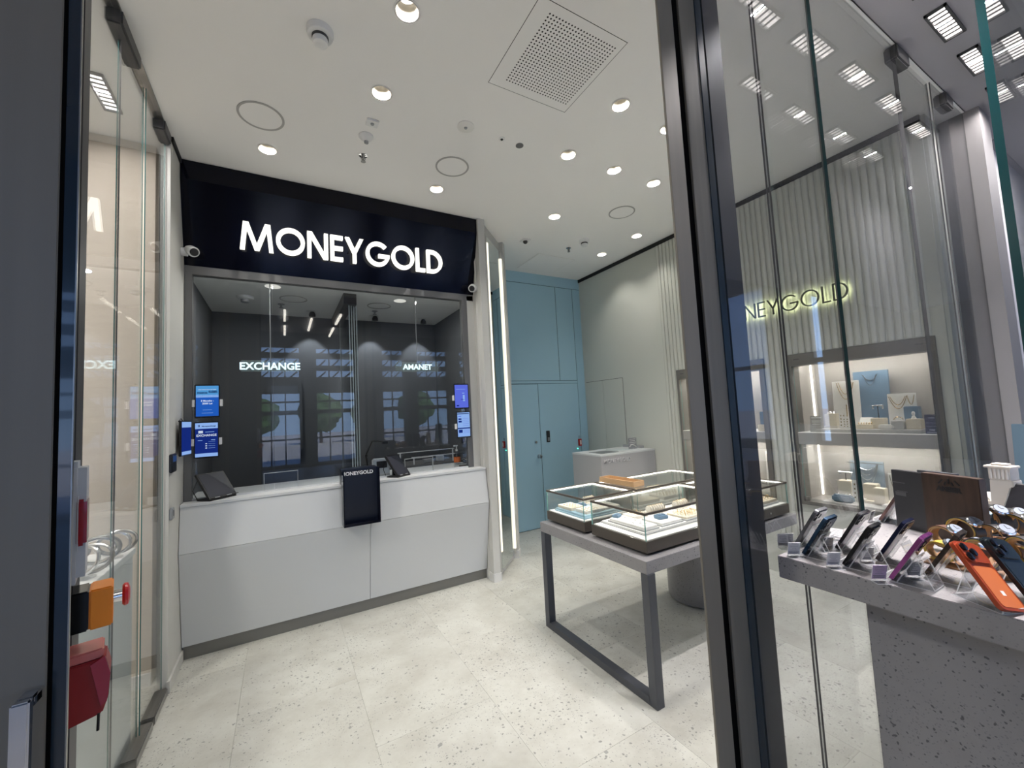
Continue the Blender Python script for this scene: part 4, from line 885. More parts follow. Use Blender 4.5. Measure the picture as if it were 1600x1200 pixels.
rings([(1.95 + .03 * i, 2.23 + .03 * j, zA + .039, True) for i in range(3) for j in range(3)], 'rings on the pads of the back left case', 'tiny gold ring lying on a cream pad in the back left glass case', .007)
# front case
tray('long white stepped board along the left of the front case', 1.77, 1.70, 2.52, 2.05, zA, .012, pwhite_m, trim_g)
tray('white pad with grey edge, in the front left of the front case', 1.79, 1.715, 1.90, 2.0, zA + .0125, .022, pwhite_m, trim_g)
tray('white pad in the middle of the front case, under the blue box', 1.945, 1.72, 2.12, 1.88, zA + .0125, .018, pwhite_m, trim_g)
tray('cream pad beside the door post in the front case', 2.15, 1.71, 2.33, 1.86, zA + .0125, .02, cream_m, trim_g)
rbox('pale blue ring box in the middle of the front case', 2.03, 1.80, zA + .031, None, rad(-12), 1.15)
rbox('blue ring box at the left back of the front case', 1.84, 1.985, zA + .035, None, rad(20), .9)
roll('cream bangle roll by the door post in the front case', 2.17, 1.965, zA + .0125, .16, rad(-4), 7)
roll('second cream bangle roll at the far right of the front case', 2.40, 1.95, zA + .0125, .15, rad(4), 6)
tray('cream pad at the far right of the front case', 2.37, 1.71, 2.50, 1.86, zA + .0125, .02, cream_m)
tray('small ivory pad at the back left of the front case', 1.93, 1.92, 2.05, 2.03, zA + .0125, .02, ivory_m)
rings([(1.81 + .022 * (j % 2), 1.74 + .04 * j, zA + .036, False) for j in range(6)] + [(1.86, 1.76 + .045 * j, zA + .036, False) for j in range(5)], 'earrings on the white pad of the front case', 'tiny silver hoop lying on a white pad in the front glass case', .007, silver_m)
rings([(2.17 + .03 * i, 1.73 + .028 * j, zA + .034, True) for i in range(5) for j in range(4)], 'rings on the cream pads of the front case', 'small gold ring standing on a cream pad in the front glass case', .0085)
rings([(1.95 + .025 * i, 1.935 + .03 * j, zA + .034, True) for i in range(4) for j in range(3)], 'rings on the cream pads of the front case', 'small gold ring standing on a cream pad in the front glass case', .0085)
# back right case
tray('white board covering the floor of the back right case', 2.20, 2.15, 3.0, 2.50, zA, .012, pwhite_m, trim_g)
tray('cream pad in the left of the back right case', 2.23, 2.17, 2.45, 2.30, zA + .0125, .022, cream_m)
tray('cream pad in the middle of the back right case', 2.50, 2.17, 2.78, 2.32, zA + .0125, .022, ivory_m)
roll('cream bangle roll at the back of the back right case', 2.42, 2.42, zA + .0125, .16, rad(5), 6)
roll('cream bangle roll in the middle of the back right case', 2.68, 2.42, zA + .0125, .18, rad(-5), 7)
rings([(2.52 + .035 * i, 2.19 + .035 * j, zA + .036, True) for i in range(7) for j in range(3)], 'rings on the pads of the back right case', 'small gold ring standing on a cream pad in the back right glass case', .0085)
# right end case
tray('cream pad with grey edge in the right end case', 2.80, 1.64, 3.03, 1.84, zA, .03, cream_m, trim_g)
tray('white pad at the back of the right end case', 2.62, 1.87, 3.02, 2.02, zA, .024, pwhite_m, trim_g)
rings([(2.83 + .035 * i, 1.66 + .035 * j, zA + .031, True) for i in range(6) for j in range(5)], 'rings on the pad of the right end case', 'small gold ring standing on the cream pad in the right end glass case', .0085)

# ================================================================== WALL SHOWCASES
inside_m = mat('showcase_lining', (.42, .39, .365), .7)
def showcase(lab, y0, y1):
    t = thing('wall_showcase', lab, 'showcase', (XR + .2, (y0 + y1) / 2, .65)); z0, z1, zs0, zs1 = .645, 1.916, 1.150, 1.246; D = XR + .36
    for (a, b, c, d) in ((y0, z0, y0 + .042, z1), (y1 - .026, z0, y1, z1), (y0 + .042, z1 - .10, y1 - .026, z1), (y0 + .042, z0, y1 - .026, z0 + .03)):
        bx('frame_bar', (XR - .02, a, b), (XR + .10, c, d), dbronze_m, t)
    bx('back_panel', (D, y0 - .02, z0 - .02), (D + .015, y1 + .02, z1 + .02), inside_m, t)
    for y in (y0 - .015, y1): bx('side_lining', (XR + .101, y, z0), (D, y + .015, z1), inside_m, t)
    bx('ceiling_lining', (XR + .101, y0, z1 - .03), (D, y1, z1 - .015), inside_m, t); bx('floor_lining', (XR + .10, y0, z0), (D, y1, z0 + .022), inside_m, t)
    bx('shelf', (XR - .018, y0 + .0425, zs0), (D - .001, y1 - .0265, zs1), mat('shelf_grey', (.33, .32, .30), .4) if 'shelf_grey' not in MATS else MATS['shelf_grey'], t); bx('shelf_deck', (XR - .016, y0 + .044, zs1), (D - .002, y1 - .028, zs1 + .004), pwhite_m, t)
    led = emis('showcase_led', (1, .95, .84), 5.5) if 'showcase_led' not in bpy.data.materials else bpy.data.materials['showcase_led']
    bx('light_strip', (D - .014, y1 - .012, z0 + .03), (D - .003, y1 - .002, zs0), led, t); bx('light_strip', (D - .014, y1 - .012, zs1 + .006), (D - .003, y1 - .002, z1 - .032), led, t); bx('light_strip', (D - .014, y0 + .01, z1 - .042), (D - .003, y1 - .014, z1 - .032), led, t)
    pane('glass_door', t, XR + .004, XR + .010, y0 + .044, y1 - .028, zs1 + .005, z1 - .101, MATS['case_edge'], case_m); pane('glass_door', t, XR + .004, XR + .010, y0 + .044, y1 - .028, z0 + .031, zs0 - .001, MATS['case_edge'], case_m)
    bx('hinge', (XR - .008, y1 - .06, z0 + .034), (XR + .016, y1 - .03, z0 + .062), dbronze_m, t)
    m = MB()
    for k, yy in enumerate((y0 + .06, y1 - .09)):
        for q in range(4): m.box(XR - .0208, yy + q * .011, z1 - .048, XR - .0198, yy + .007 + q * .011, z1 - .040)
    m.build('lettering', ink_m, t)
    area('showcase_light', (XR + .22, (y0 + y1) / 2, z1 - .035), 4.5, y1 - y0 - .1, rot=(0, 0, PI / 2), color=(1, .95, .87), shape='RECTANGLE', sy=.03)
    area('showcase_light', (XR + .22, (y0 + y1) / 2, zs0 - .005), 4.5, y1 - y0 - .1, rot=(0, 0, PI / 2), color=(1, .96, .88), shape='RECTANGLE', sy=.03)
showcase('left wall showcase, mostly hidden by the grey door post', *OP[0])
showcase('right wall showcase with blue necklace board, seen through the shop-front glass', *OP[1])
def board(lab, x, y0, y1, z0, z1, m_, th=.012, lean=.06, chains=(), mt=None, group=None):
    """necklace board leaning back towards +x, its chains are necklaces of their own"""
    t = thing('necklace_board', lab, 'display board', (x, (y0 + y1) / 2, z0)); hgt = z1 - z0
    Mt = MX((x, (y0 + y1) / 2, z0), (0, math.atan(lean), 0)); w = (y1 - y0)
    m = MB(); m.box(0, -w / 2, 0, th, w / 2, hgt, M=Mt); m.build('panel', m_, t, bev=.0015)
    m = MB(); m.box(th, -w * .2, 0, th + .03, w * .2, .004, M=Mt); m.build('foot', m_, t)
    for (cy, top, half, drop, lab2) in chains:
        n = 14; m = MB()
        m.tube([Mt @ Vector((-.004, cy + half * (2 * q / n - 1), top - drop * (1 - (2 * q / n - 1) ** 2))) for q in range(n + 1)], .0022, 6)
        o = m.build('necklace', mt or gold_m, smooth=True); tag(o, lab2, 'necklace')
    return t
def block(lab, x, y0, y1, z0, z1, m_, name='display_block', d=None):
    d = d or (y1 - y0); o = bx(name, (x - d / 2, y0, z0), (x + d / 2, y1, z1), m_, bev=.004); return tag(o, lab, 'block')
def card(lab, x, y0, y1, z0, z1, m_, dots=None, lean=.18):
    t = thing('display_card', lab, 'card', (x, (y0 + y1) / 2, z0)); Mt = MX((x, (y0 + y1) / 2, z0), (0, math.atan(lean), 0)); w = y1 - y0
    m = MB(); m.box(0, -w / 2, 0, .003, w / 2, z1 - z0, M=Mt); m.box(0, -w / 2, 0, .035, w / 2, .003, M=Mt); m.build('card', m_, t)
    if dots:
        m = MB()
        for (u, v, su, sv) in dots[0]: m.box(-.001, -w / 2 + u * w, v * (z1 - z0), .0005, -w / 2 + (u + su) * w, (v + sv) * (z1 - z0), M=Mt)
        m.build('print', dots[1], t)
    return t
lines = [(.2, .55, .6, .03), (.15, .66, .7, .04), (.2, .45, .6, .03), (.1, .86, .8, .06)]
dotg = [(.2 + .45 * (k % 2), .15 + .2 * (k // 2), .14, .09) for k in range(8)]
zu = 1.2505; zp = 1.276
t = tray('grey platform board along the upper shelf of the right showcase', 3.866, 1.085, 4.16, 1.735, zu, .025, mat('platform', (.50, .49, .47), .5))
card('grey notice card at the left end of the upper shelf', 3.90, 1.70, 1.79, zu, 1.385, mat('notice_grey', (.42, .40, .38), .6), (lines, pwhite_m))
t = thing('bracelet_block', 'cream block with silver bracelets on its top, upper shelf left', 'block', (4.08, 1.68, zp)); bx('block', (4.0, 1.637, zp + .02), (4.08, 1.717, 1.395), cream_m, t, bev=.004); bx('foot', (3.995, 1.63, zp), (4.085, 1.725, zp + .0195), ivory_m, t)
for k in range(2):
    m = MB(); m.tube([(4.04 + .03 * math.cos(q * PI / 8), 1.677 + .03 * math.sin(q * PI / 8), 1.401 + .009 * k) for q in range(16)], .0035, 6, closed=True); m.build('bracelet', silver_m, t, smooth=True)
board('tall white necklace board with two dark chains on the upper shelf', 4.11, 1.505, 1.692, zp, 1.665, pwhite_m, .012, .05, [(0, .375, .06, .14, 'longest gold chain on the tall white board'), (.0, .378, .045, .10, 'shorter gold chain on the tall white board'), (.0, .19, .001, .10, 'thin pendant bar hanging at the middle of the tall white board')])
card('white earring card standing in front of the tall white board', 4.0, 1.572, 1.616, zp, 1.405, pwhite_m, (dotg, gold_m), .1)
card('second white earring card, lower and nearer the glass', 3.95, 1.53, 1.575, zp, 1.37, pwhite_m, (dotg, gold_m), .1)
board('tall blue necklace board at the centre of the upper shelf', 4.13, 1.322, 1.548, zp, 1.732, pblue_m, .016, .06, [(0, .43, .05, .05, 'silver chain near the top of the tall blue board'), (0, .425, .04, .085, 'silver pendant chain on the tall blue board')], silver_m)
t = thing('ring_display', 'cream ring bar holding a row of gold rings before the blue board', 'ring holder', (3.95, 1.425, zp)); bx('bar', (3.925, 1.37, zp), (3.975, 1.478, zp + .035), cream_m, t, bev=.003)
m = MB(); m.prism([(3.985, zp), (4.045, zp), (4.04, zp + .085)], .082, Matrix(((1, 0, 0, 0), (0, 0, 1, 1.402), (0, 1, 0, 0), (0, 0, 0, 1)))); m.build('sloped_card', pwhite_m, t)
for k in range(6):
    m = MB(); m.tube([(3.95 + .009 * math.cos(q * PI / 7), 1.385 + k * .016, zp + .040 + .009 * math.sin(q * PI / 7)) for q in range(14)], .002, 6, closed=True); m.build('ring', gold_m, t, smooth=True)
def tbar(lab, x, y, z, w, hgt):
    t = thing('earring_stand', lab, 'stand', (x, y, z)); m = MB(); m.cyl((x, y, z), .003, hgt, 'z', 8); m.build('stem', black_m, t); m = MB(); m.cyl((x, y - w / 2, z + hgt), .005, w, 'y', 10); m.build('bar', silver_m, t, smooth=True)
    for s_ in (-1, 1):
        m = MB(); m.lathe([(.001, 0), (.007, .006), (.004, .018), (.001, .022)], c=(x, y + s_ * w * .42, z + hgt - .026), n=10); m.build('earring', silver_m, t, smooth=True)
block('cream block under the earring stand, before the blue board', 4.0, 1.314, 1.395, zp, 1.357, cream_m)
tbar('thin T-shaped earring stand on a cream block, before the blue board', 4.0, 1.355, 1.3575, .07, .095)
tag(bx('display_cushion', (3.90, 1.245, zp), (3.97, 1.335, zp + .035), pwhite_m, bev=.008), 'low white cushion right of the earring stand', 'cushion')
board('white necklace board with two looping gold chains, upper shelf right', 4.11, 1.166, 1.332, zp, 1.538, pwhite_m, .012, .05, [(.02, .245, .055, .10, 'wide gold chain on the right white board'), (.02, .24, .045, .065, 'inner gold chain on the right white board'), (-.055, .245, .02, .07, 'short chain at the right corner of the right white board')])
t = thing('bracelet_block', 'grey-white block with a thin bangle, before the right white board', 'block', (3.95, 1.226, zp)); bx('block', (3.915, 1.19, zp), (3.985, 1.262, 1.337), mat('block_greywhite', (.55, .54, .53), .6), t, bev=.003)
m = MB(); m.tube([(3.95, 1.226 + .026 * math.cos(q * PI / 9), 1.345 + .02 * abs(math.sin(q * PI / 9))) for q in range(10)], .0022, 6); m.build('bangle', gold_m, t, smooth=True)
block('blue upright block at the right of the upper shelf', 4.08, 1.142, 1.22, zp, 1.437, pblue_m)
block('cream block in front of the blue block, upper shelf right', 3.98, 1.105, 1.186, zp, 1.35, cream_m)
t = thing('ring_finger', 'small white ring figure on the cream block, upper shelf right', 'ring holder', (3.98, 1.15, 1.351)); m = MB(); m.lathe([(.014, 0), (.012, .012), (.006, .022), (.009, .032), (.011, .042), (.006, .052), (.001, .054)], c=(3.98, 1.15, 1.3505), n=16); m.build('figure', pwhite_m, t, smooth=True)
card('navy leaflet with pale print at the right end of the upper shelf', 3.885, 1.0, 1.07, zu, 1.383, mat('leaflet_navy', (.045, .05, .13), .4), ([(.3, .8, .4, .05), (.1, .55, .8, .02), (.1, .38, .8, .02), (.3, .16, .4, .08), (.1, .04, .8, .06)], mat('leaflet_print', (.35, .37, .5), .5)), .05)
# lower compartment
zl = .668
tray('grey platform board on the floor of the right showcase', 3.87, 1.02, 4.17, 1.74, zl, .02, MATS['platform'])
zq = zl + .0205
t = thing('ring_cushion', 'slate blue ring cushion in the lower showcase', 'cushion', (3.93, 1.61, zq)); bx('cushion', (3.90, 1.545, zq), (3.96, 1.685, zq + .055), slate_m, t, bev=.012)
for k in range(5):
    m = MB(); m.tube([(3.93 + .009 * math.cos(q * PI / 7), 1.565 + k * .025, zq + .058 + .009 * math.sin(q * PI / 7)) for q in range(14)], .002, 6, closed=True); m.build('ring', silver_m, t, smooth=True)
block('cream block at the left of the lower showcase, under a T stand', 4.05, 1.584, 1.676, zq + .03, .845, cream_m); tag(bx('display_riser', (4.0, 1.50, zq), (4.16, 1.72, zq + .0295), pwhite_m, bev=.002), 'low white riser under the left cream block in the lower showcase', 'riser')
tbar('thin T-shaped earring stand on the left cream block, lower showcase', 4.05, 1.63, .8455, .095, .065)
card('white earring card beside the left cream block, lower showcase', 4.0, 1.517, 1.578, zq, .86, pwhite_m, (dotg, gold_m), .08)
block('cream block before the grey-blue board, lower showcase', 4.08, 1.434, 1.519, zq + .02, .832, cream_m); tag(bx('display_riser', (4.0, 1.32, zq), (4.125, 1.53, zq + .0195), cream_m, bev=.002), 'low cream riser under the two middle cream blocks', 'riser')
block('nearer cream block in the middle of the lower showcase', 4.0, 1.361, 1.430, zq + .02, .82, cream_m)
board('grey-blue board with five silver chains, lower showcase', 4.135, 1.41, 1.631, zq, .998, mat('grey_blue_board', (.25, .31, .38), .6), .012, .04, [(.0, .30, .08, d, 'silver chain on the grey-blue board, %s of four' % w_) for d, w_ in ((.06, 'topmost'), (.10, 'second'), (.14, 'third'), (.19, 'lowest'))], silver_m)
tag((lambda m: (m.tube([(4.12, 1.405, .985), (4.12, 1.64, .985)], .004, 8), m.build('hanging_bar', silver_m, smooth=True))[1])(MB()), 'thin silver bar across the top of the grey-blue board', 'bar')
board('white board with one long dark chain, lower showcase right', 4.09, 1.279, 1.376, zq, .925, pwhite_m, .012, .05, [(0, .22, .036, .13, 'long dark chain on the lower right white board')], mat('dark_chain', (.12, .09, .05), .3, .9))
tray('white earring pad at the front right of the lower showcase', 3.90, 1.25, 3.97, 1.36, zq, .025, pwhite_m)
# left showcase
board('white necklace board in the left showcase, upper shelf', 4.10, 2.14, 2.28, zu, 1.56, pwhite_m, .012, .05, [(0, .29, .045, .16, 'gold chain on the white board of the left showcase')])
block('pale blue block in the left showcase beside the door post', 3.95, 2.150, 2.21, zu + .06, 1.43, pblue_m); block('cream riser under the pale blue block, left showcase', 3.95, 2.145, 2.23, zu, zu + .0595, cream_m)
board('tall white board in the lower left showcase', 4.10, 2.13, 2.30, zl, 1.04, pwhite_m, .012, .05, [(.03, .35, .04, .20, 'gold chain on the tall board of the lower left showcase')])
t = thing('round_mirror', 'small round table mirror in the lower left showcase, left of the door post', 'mirror', (3.97, 2.87, zl)); m = MB(); m.tube([(3.97, 2.87 + .075 * math.cos(q * PI / 16), 1.0 + .075 * math.sin(q * PI / 16)) for q in range(32)], .005, 8, closed=True); m.build('rim', black_m, t, smooth=True)
m = MB(); m.cyl((3.968, 2.87, 1.0), .073, .004, 'x', 32); m.build('mirror_glass', chrome_m, t); m = MB(); m.cyl((3.97, 2.87, zl + .008), .006, .25, 'z', 10); m.lathe([(.05, 0), (.05, .008)], c=(3.97, 2.87, zl), n=24); m.build('stand', black_m, t)
t = thing('jewellery_bust', 'white necklace bust in the lower left showcase beside the door post', 'bust', (4.06, 2.78, zl)); m = MB(); m.lathe([(.05, 0), (.06, .03), (.075, .12), (.07, .18), (.03, .215), (.024, .25), (.026, .26)], c=(4.06, 2.78, zl), n=24); m.build('bust', pwhite_m, t, smooth=True)
m = MB(); m.tube([(4.06 - .085 * math.cos(a), 2.78 + .06 * math.sin(a), zl + .19 - .07 * math.cos(a)) for a in [-.9 + .15 * q for q in range(13)]], .0025, 6); m.build('necklace', gold_m, t, smooth=True)

# backlit word on the ribbed wall
t = thing('wall_sign', 'thin dark wall letters with warm light glowing behind them, on the ribbed wall', 'sign', (XR, 1.92, 2.3))
Mr = Matrix(((0, 0, -1, XR - .038), (-1, 0, 0, 2.515), (0, 1, 0, 2.292), (0, 0, 0, 1)))
letters('MONEYGOLD', t, Mr, .138, .085, 1.128, .012, mat('letter_bronze', (.10, .10, .085), .4, .5), emis('letter_back_glow', (.95, 1, .55), 9), gap=.13)
# ================================================================== STONE TABLE WITH PHONES AND WATCHES
ZT = 1.06
pt = thing('stone_display_table', 'speckled stone table at the right edge carrying phones and watches', 'table', (1.75, .2, 0))
bx('table_top', (1.342, -.75, .994), (2.48, .742, ZT), gran_m, pt, bev=.0015)
bx('pedestal', (1.50, -.60, 0), (2.25, .588, .9935), gran_m, pt, bev=.002)

acryl_e = frosted('acrylic_edge', (.92, .94, .96), .6)
def abox(m, x0, y0, z0, x1, y1, z1, M=None):
    fs = m.box(x0, y0, z0, x1, y1, z1, M=M); d = (abs(x1 - x0), abs(y1 - y0), abs(z1 - z0)); k = d.index(min(d))
    big = {0: (4, 5), 1: (2, 3), 2: (0, 1)}[k]
    for i, f in enumerate(fs): f.material_index = 0 if i in big else 1
AC2 = [acryl_m, acryl_e]
def easel(lab, x, y, rz, w=.062):
    t = thing('acrylic_stand', lab, 'stand', (x, y, ZT), (0, 0, rz))
    m = MB(); abox(m, -.022, -w / 2, 0, .075, w / 2, .0025); m.build('base_plate', AC2, t, world=False)
    m = MB(); abox(m, 0, -w / 2, 0, .0025, w / 2, .085, M=MX((.003, 0, .003), (0, rad(30), 0))); m.build('back_rest', AC2, t, world=False)
    m = MB(); abox(m, -.0225, -w / 2, .0025, -.020, w / 2, .014); m.build('front_lip', AC2, t, world=False)
    m = MB(); abox(m, 0, -w / 2, 0, .0025, w / 2, .068, M=MX((.0735, 0, .003), (0, rad(-22), 0))); m.build('rear_leg', AC2, t, world=False)
    return t
pc = {}
def pmat(n, c, r=.25, metal=.7):
    if n not in pc: pc[n] = mat(n, c, r, metal)
    return pc[n]
def phone(lab, x, y, rz, frame, backm, L=.143, w=.076, th=.0085, tilt=30, camera=True):
    """rests on its stand: screen towards the stand's front (-x), back towards +x"""
    t = thing('smartphone', lab, 'phone', (x, y, ZT), (0, 0, rz))
    Mt = MX((-.012, 0, .0075), (0, rad(tilt), 0))
    def slab(name, x0, x1, inset, m_, z0=0, z1=None, y0=None, y1=None, r=.011):
        z1 = L if z1 is None else z1; a = (-w / 2 if y0 is None else y0) + inset; b = (w / 2 if y1 is None else y1) - inset; c = z0 + inset; d = z1 - inset; pts = []
        for (cy, cz, a0) in ((b - r, d - r, 0), (a + r, d - r, 90), (a + r, c + r, 180), (b - r, c + r, 270)):
            for q in range(5): pts.append((cy + r * math.cos(rad(a0 + q * 22.5)), cz + r * math.sin(rad(a0 + q * 22.5))))
        m = MB(); m.prism(pts, x1 - x0, Mt @ Matrix(((0, 0, 1, x0), (1, 0, 0, 0), (0, 1, 0, 0), (0, 0, 0, 1)))); return m.build(name, m_, t, world=False, smooth=True)
    slab('frame', 0, th, 0, frame); slab('screen', -.0006, .0002, .0025, pmat('phone_glass', (.01, .01, .012), .06, 0)); slab('back_panel', th - .0002, th + .0006, .002, backm)
    if camera:
        bump = slab('camera_bump', th + .0006, th + .0026, 0, frame, L - .042, L - .006, -w / 2 + .005, w / 2 - .005, .008)
        for (cy, cz) in ((-.020, L - .015), (-.020, L - .033), (-.002, L - .024)):
            m = MB(); m.lathe([(.0078, 0), (.0078, .002), (.0055, .0025)], n=16, M=Mt @ MX((th + .0026, cy, cz), (0, PI / 2, 0))); m.build('camera_lens', pmat('lens_black', (.006, .006, .008), .08, 0), bump, world=False, smooth=True)
    return t
def pcard(lab, x, y, rz, tint=cardw_m, lean=-14):
    t = thing('price_card', lab, 'card', (x, y, ZT), (0, 0, rz))
    Mt = MX((0, 0, .0025), (0, rad(-lean), 0))
    m = MB(); abox(m, -.003, -.018, 0, .024, .018, .002); abox(m, -.001, -.018, .0, .0006, .018, .044, M=Mt); m.build('holder', AC2, t, world=False)
    m = MB(); m.box(-.0022, -.0165, .003, -.0012, .0165, .042, M=Mt); m.build('paper', tint, t, world=False)
    m = MB()
    for z, w_ in ((.006, .013), (.010, .014), (.017, .010), (.022, .006), (.028, .011), (.034, .012), (.038, .008)): m.box(-.0028, -w_, z, -.0023, w_, z + (.0022 if z < .012 else .001), M=Mt); m.box(-.0011, -w_, z, -.00105, w_, z + (.0022 if z < .012 else .001), M=Mt)
    m.build('print', mat('print_grey', (.22, .22, .24), .7) if 'print_grey' not in MATS else MATS['print_grey'], t, world=False)
    return t
G = pmat
items = [
 ('silver grey smartphone', 1.464, .742, G('silver_frame', (.30, .31, .33)), G('silver_back', (.20, .18, .20), .2, .1), 'farthest along the stone table'),
 ('black smartphone with blue edge', 1.386, .684, G('blue_frame', (.03, .07, .13)), G('mirror_black', (.03, .03, .035), .05, .2), 'far end of the front row'),
 ('graphite smartphone with mauve back', 1.513, .649, G('graphite_frame', (.05, .05, .055)), G('mauve_back', (.33, .29, .32), .25, .1), 'second row'),
 ('black smartphone with square camera', 1.381, .578, G('black_frame', (.02, .02, .022)), G('black_back', (.05, .045, .05), .1, .1), 'middle of the front row'),
 ('navy smartphone with pale back', 1.493, .541, G('navy_frame', (.012, .018, .06)), G('pale_back', (.42, .37, .36), .3, 0), 'before the dark grey box'),
 ('purple smartphone', 1.365, .470, G('purple_frame', (.30, .075, .28), .2), G('grey_mirror_back', (.40, .38, .36), .08, .6), 'nearest the table edge')]
lil = mat('lilac_card', (.60, .42, .60), .7); RZ = -PI / 2
for n, x, y, fr, bk, where in items:
    easel('clear acrylic stand under the ' + n, x + .038, y, RZ); phone(n + ' leaning on a clear stand, ' + where, x + .038, y, RZ, fr, bk)
    pcard('price card at the foot of the ' + n, x - .012, y + .026, RZ + rad(-38), lil if 'purple' in n else cardw_m, -16)
pcard('white price card standing alone at the far end of the stone table', 1.425, .765, rad(-130), lean=-4)
x, y = 1.454, .429; easel('clear acrylic stand under the bronze smartphone', x + .036, y, RZ); phone('dark bronze smartphone leaning left of the watches', x + .036, y, RZ, G('bronze_frame_p', (.07, .055, .05)), G('bronze_back_p', (.12, .09, .08), .2, .3), w=.066); pcard('price card at the foot of the dark bronze smartphone', x - .012, y + .026, RZ + rad(-38), lean=-16)
x, y = 1.961, .692; easel('clear acrylic stand under the rose brown smartphone', x + .05, y, RZ, .085); phone('rose brown smartphone at the back, left of the dark grey box', x + .05, y, RZ, G('rose_frame', (.20, .12, .11)), G('rose_back', (.55, .42, .40), .3, .1), .15, .09); pcard('large price card at the foot of the rose brown smartphone', x - .01, y + .03, RZ, mat('rose_card', (.68, .60, .60), .7), -18)
pcard('white price card lying behind the middle phones', 1.62, .70, rad(12), lean=-45)
for n, x, y in (('orange', 1.395, .318), ('dark green', 1.482, .290)):
    t = thing('acrylic_stand', 'clear acrylic stand under the %s smartphone' % n, 'stand', (x, y, ZT), (0, 0, rad(62)))
    m = MB(); abox(m, -.055, -.03, 0, .045, .03, .0025); m.build('base_plate', AC2, t, world=False)
    m = MB(); abox(m, 0, -.02, 0, .0025, .02, .075, M=MX((.042, 0, .003), (0, rad(-22), 0))); m.build('rear_leg', AC2, t, world=False)
    m = MB(); abox(m, -.057, -.03, .0025, -.0545, .03, .012); m.build('front_lip', AC2, t, world=False)
def lean_phone(lab, bot, top, up, frame, backm, L, w=.075, th=.0095, pane_m=None):
    bot, top = Vector(bot), Vector(top); z = (top - bot).normalized(); yv = Vector(up); yv = (yv - z * yv.dot(z)).normalized(); xv = yv.cross(z)   # xv: outward normal of the back
    t = thing('smartphone', lab, 'phone', (bot.x, bot.y, ZT)); Mt = Matrix(((xv.x, yv.x, z.x, bot.x), (xv.y, yv.y, z.y, bot.y), (xv.z, yv.z, z.z, bot.z), (0, 0, 0, 1)))
    def slab(name, x0, x1, y0, y1, z0, z1, m_, r=.012):
        pts = []
        for (cy, cz, a0) in ((y1 - r, z1 - r, 0), (y0 + r, z1 - r, 90), (y0 + r, z0 + r, 180), (y1 - r, z0 + r, 270)):
            for q in range(6): pts.append((cy + r * math.cos(rad(a0 + q * 18)), cz + r * math.sin(rad(a0 + q * 18))))
        m = MB(); m.prism(pts, x1 - x0, Mt @ Matrix(((0, 0, 1, x0), (1, 0, 0, 0), (0, 1, 0, 0), (0, 0, 0, 1)))); return m.build(name, m_, t, smooth=True)
    slab('frame', -th, 0, -w / 2, w / 2, 0, L, frame); slab('back_panel', -.0002, .0008, -w / 2 + .006, w / 2 - .006, .006, L - .058, pane_m or backm, .008); slab('screen', -th - .0008, -th + .0002, -w / 2 + .002, w / 2 - .002, .002, L - .002, G('phone_glass', (.01, .01, .012), .06, 0))
    bump = slab('camera_bump', 0, .004, -w / 2 + .003, w / 2 - .003, L - .050, L - .004, backm, .012)
    for cy, cz in ((-.022, L - .016), (-.022, L - .038), (-.003, L - .027)):
        m = MB(); m.lathe([(.009, 0), (.009, .0035), (.006, .004)], n=18, M=Mt @ MX((.004, cy, cz), (0, PI / 2, 0))); m.build('camera_lens', G('lens_black', (.006, .006, .008), .08, 0), bump, smooth=True)
    m = MB(); m.box(.0009, -.006, .030, .0014, .004, .040, M=Mt); m.build('sticker', pwhite_m, t)
    return t
of = G('orange_frame', (.40, .06, .02), .35, .3)
lean_phone('orange smartphone with its back turned out, nearest the viewer', (1.361, .2665, ZT + .010), (1.411, .3415, ZT + .115), (1, -.15, 0), of, of, .150, pane_m=mat('orange_glass', (.56, .15, .045), .4))
df = G('green_frame', (.018, .026, .03), .25, .3)
lean_phone('dark green smartphone with its back turned out, cut by the right edge', (1.447, .236, ZT + .010), (1.497, .311, ZT + .115), (1, -.15, 0), df, df, .150)
x, y = 2.02, .34
t = thing('tablet_on_stand', 'dark tablet leaning at the right edge behind the watches', 'tablet', (x, y, ZT)); m = MB(); m.box(0, -.09, .006, .010, .09, .22, M=MX((x, y, ZT), (0, rad(44), rad(-10)))); m.build('body', black_m, t, bev=.002); m = MB(); m.box(-.0015, -.085, .012, .0002, .085, .212, M=MX((x, y, ZT), (0, rad(44), rad(-10)))); m.build('display', G('phone_glass', (.01, .01, .012), .06, 0), t); m = MB(); m.box(.10, -.04, 0, .106, .04, .10, M=MX((x, y, ZT), (0, rad(-10), rad(-10)))); m.build('prop', black_m, t)

# boxes standing behind the phones
t = thing('tablet_box', 'dark grey slim box standing on edge beside the brown box', 'box', (1.95, .56, ZT)); Mq = MX((1.93, .545, ZT), (0, 0, rad(-22)))
m = MB(); m.box(-.012, -.105, .0, .012, .105, .206, M=Mq); m.build('sleeve', mat('charcoal_box', (.045, .045, .05), .35), t, bev=.002); m = MB(); m.box(-.0135, .06, .16, -.0122, .10, .163, M=Mq); m.box(-.0135, .055, .13, -.0122, .09, .132, M=Mq); m.box(-.0135, .06, .115, -.0122, .095, .128, M=Mq); m.build('print', mat('print_charcoal', (.12, .12, .13), .4), t)
m = MB(); m.box(-.008, -.09, .2062, .010, .02, .215, M=Mq); m.build('lid_flap', mat('charcoal_lid', (.05, .055, .07), .4), t, bev=.001)
t = thing('wooden_box', 'brown wooden slab box with black emblem and lettering, standing among the watches', 'box', (1.87, .47, ZT)); Mq = MX((1.868, .467, ZT), (0, 0, rad(-20)))
m = MB(); m.box(-.014, -.076, .0, .014, .076, .214, M=Mq); m.build('slab', dwood_m, t, bev=.0015)
Tq = Mq @ MX((-.0142, .002, .163), (PI / 2, 0, -PI / 2))
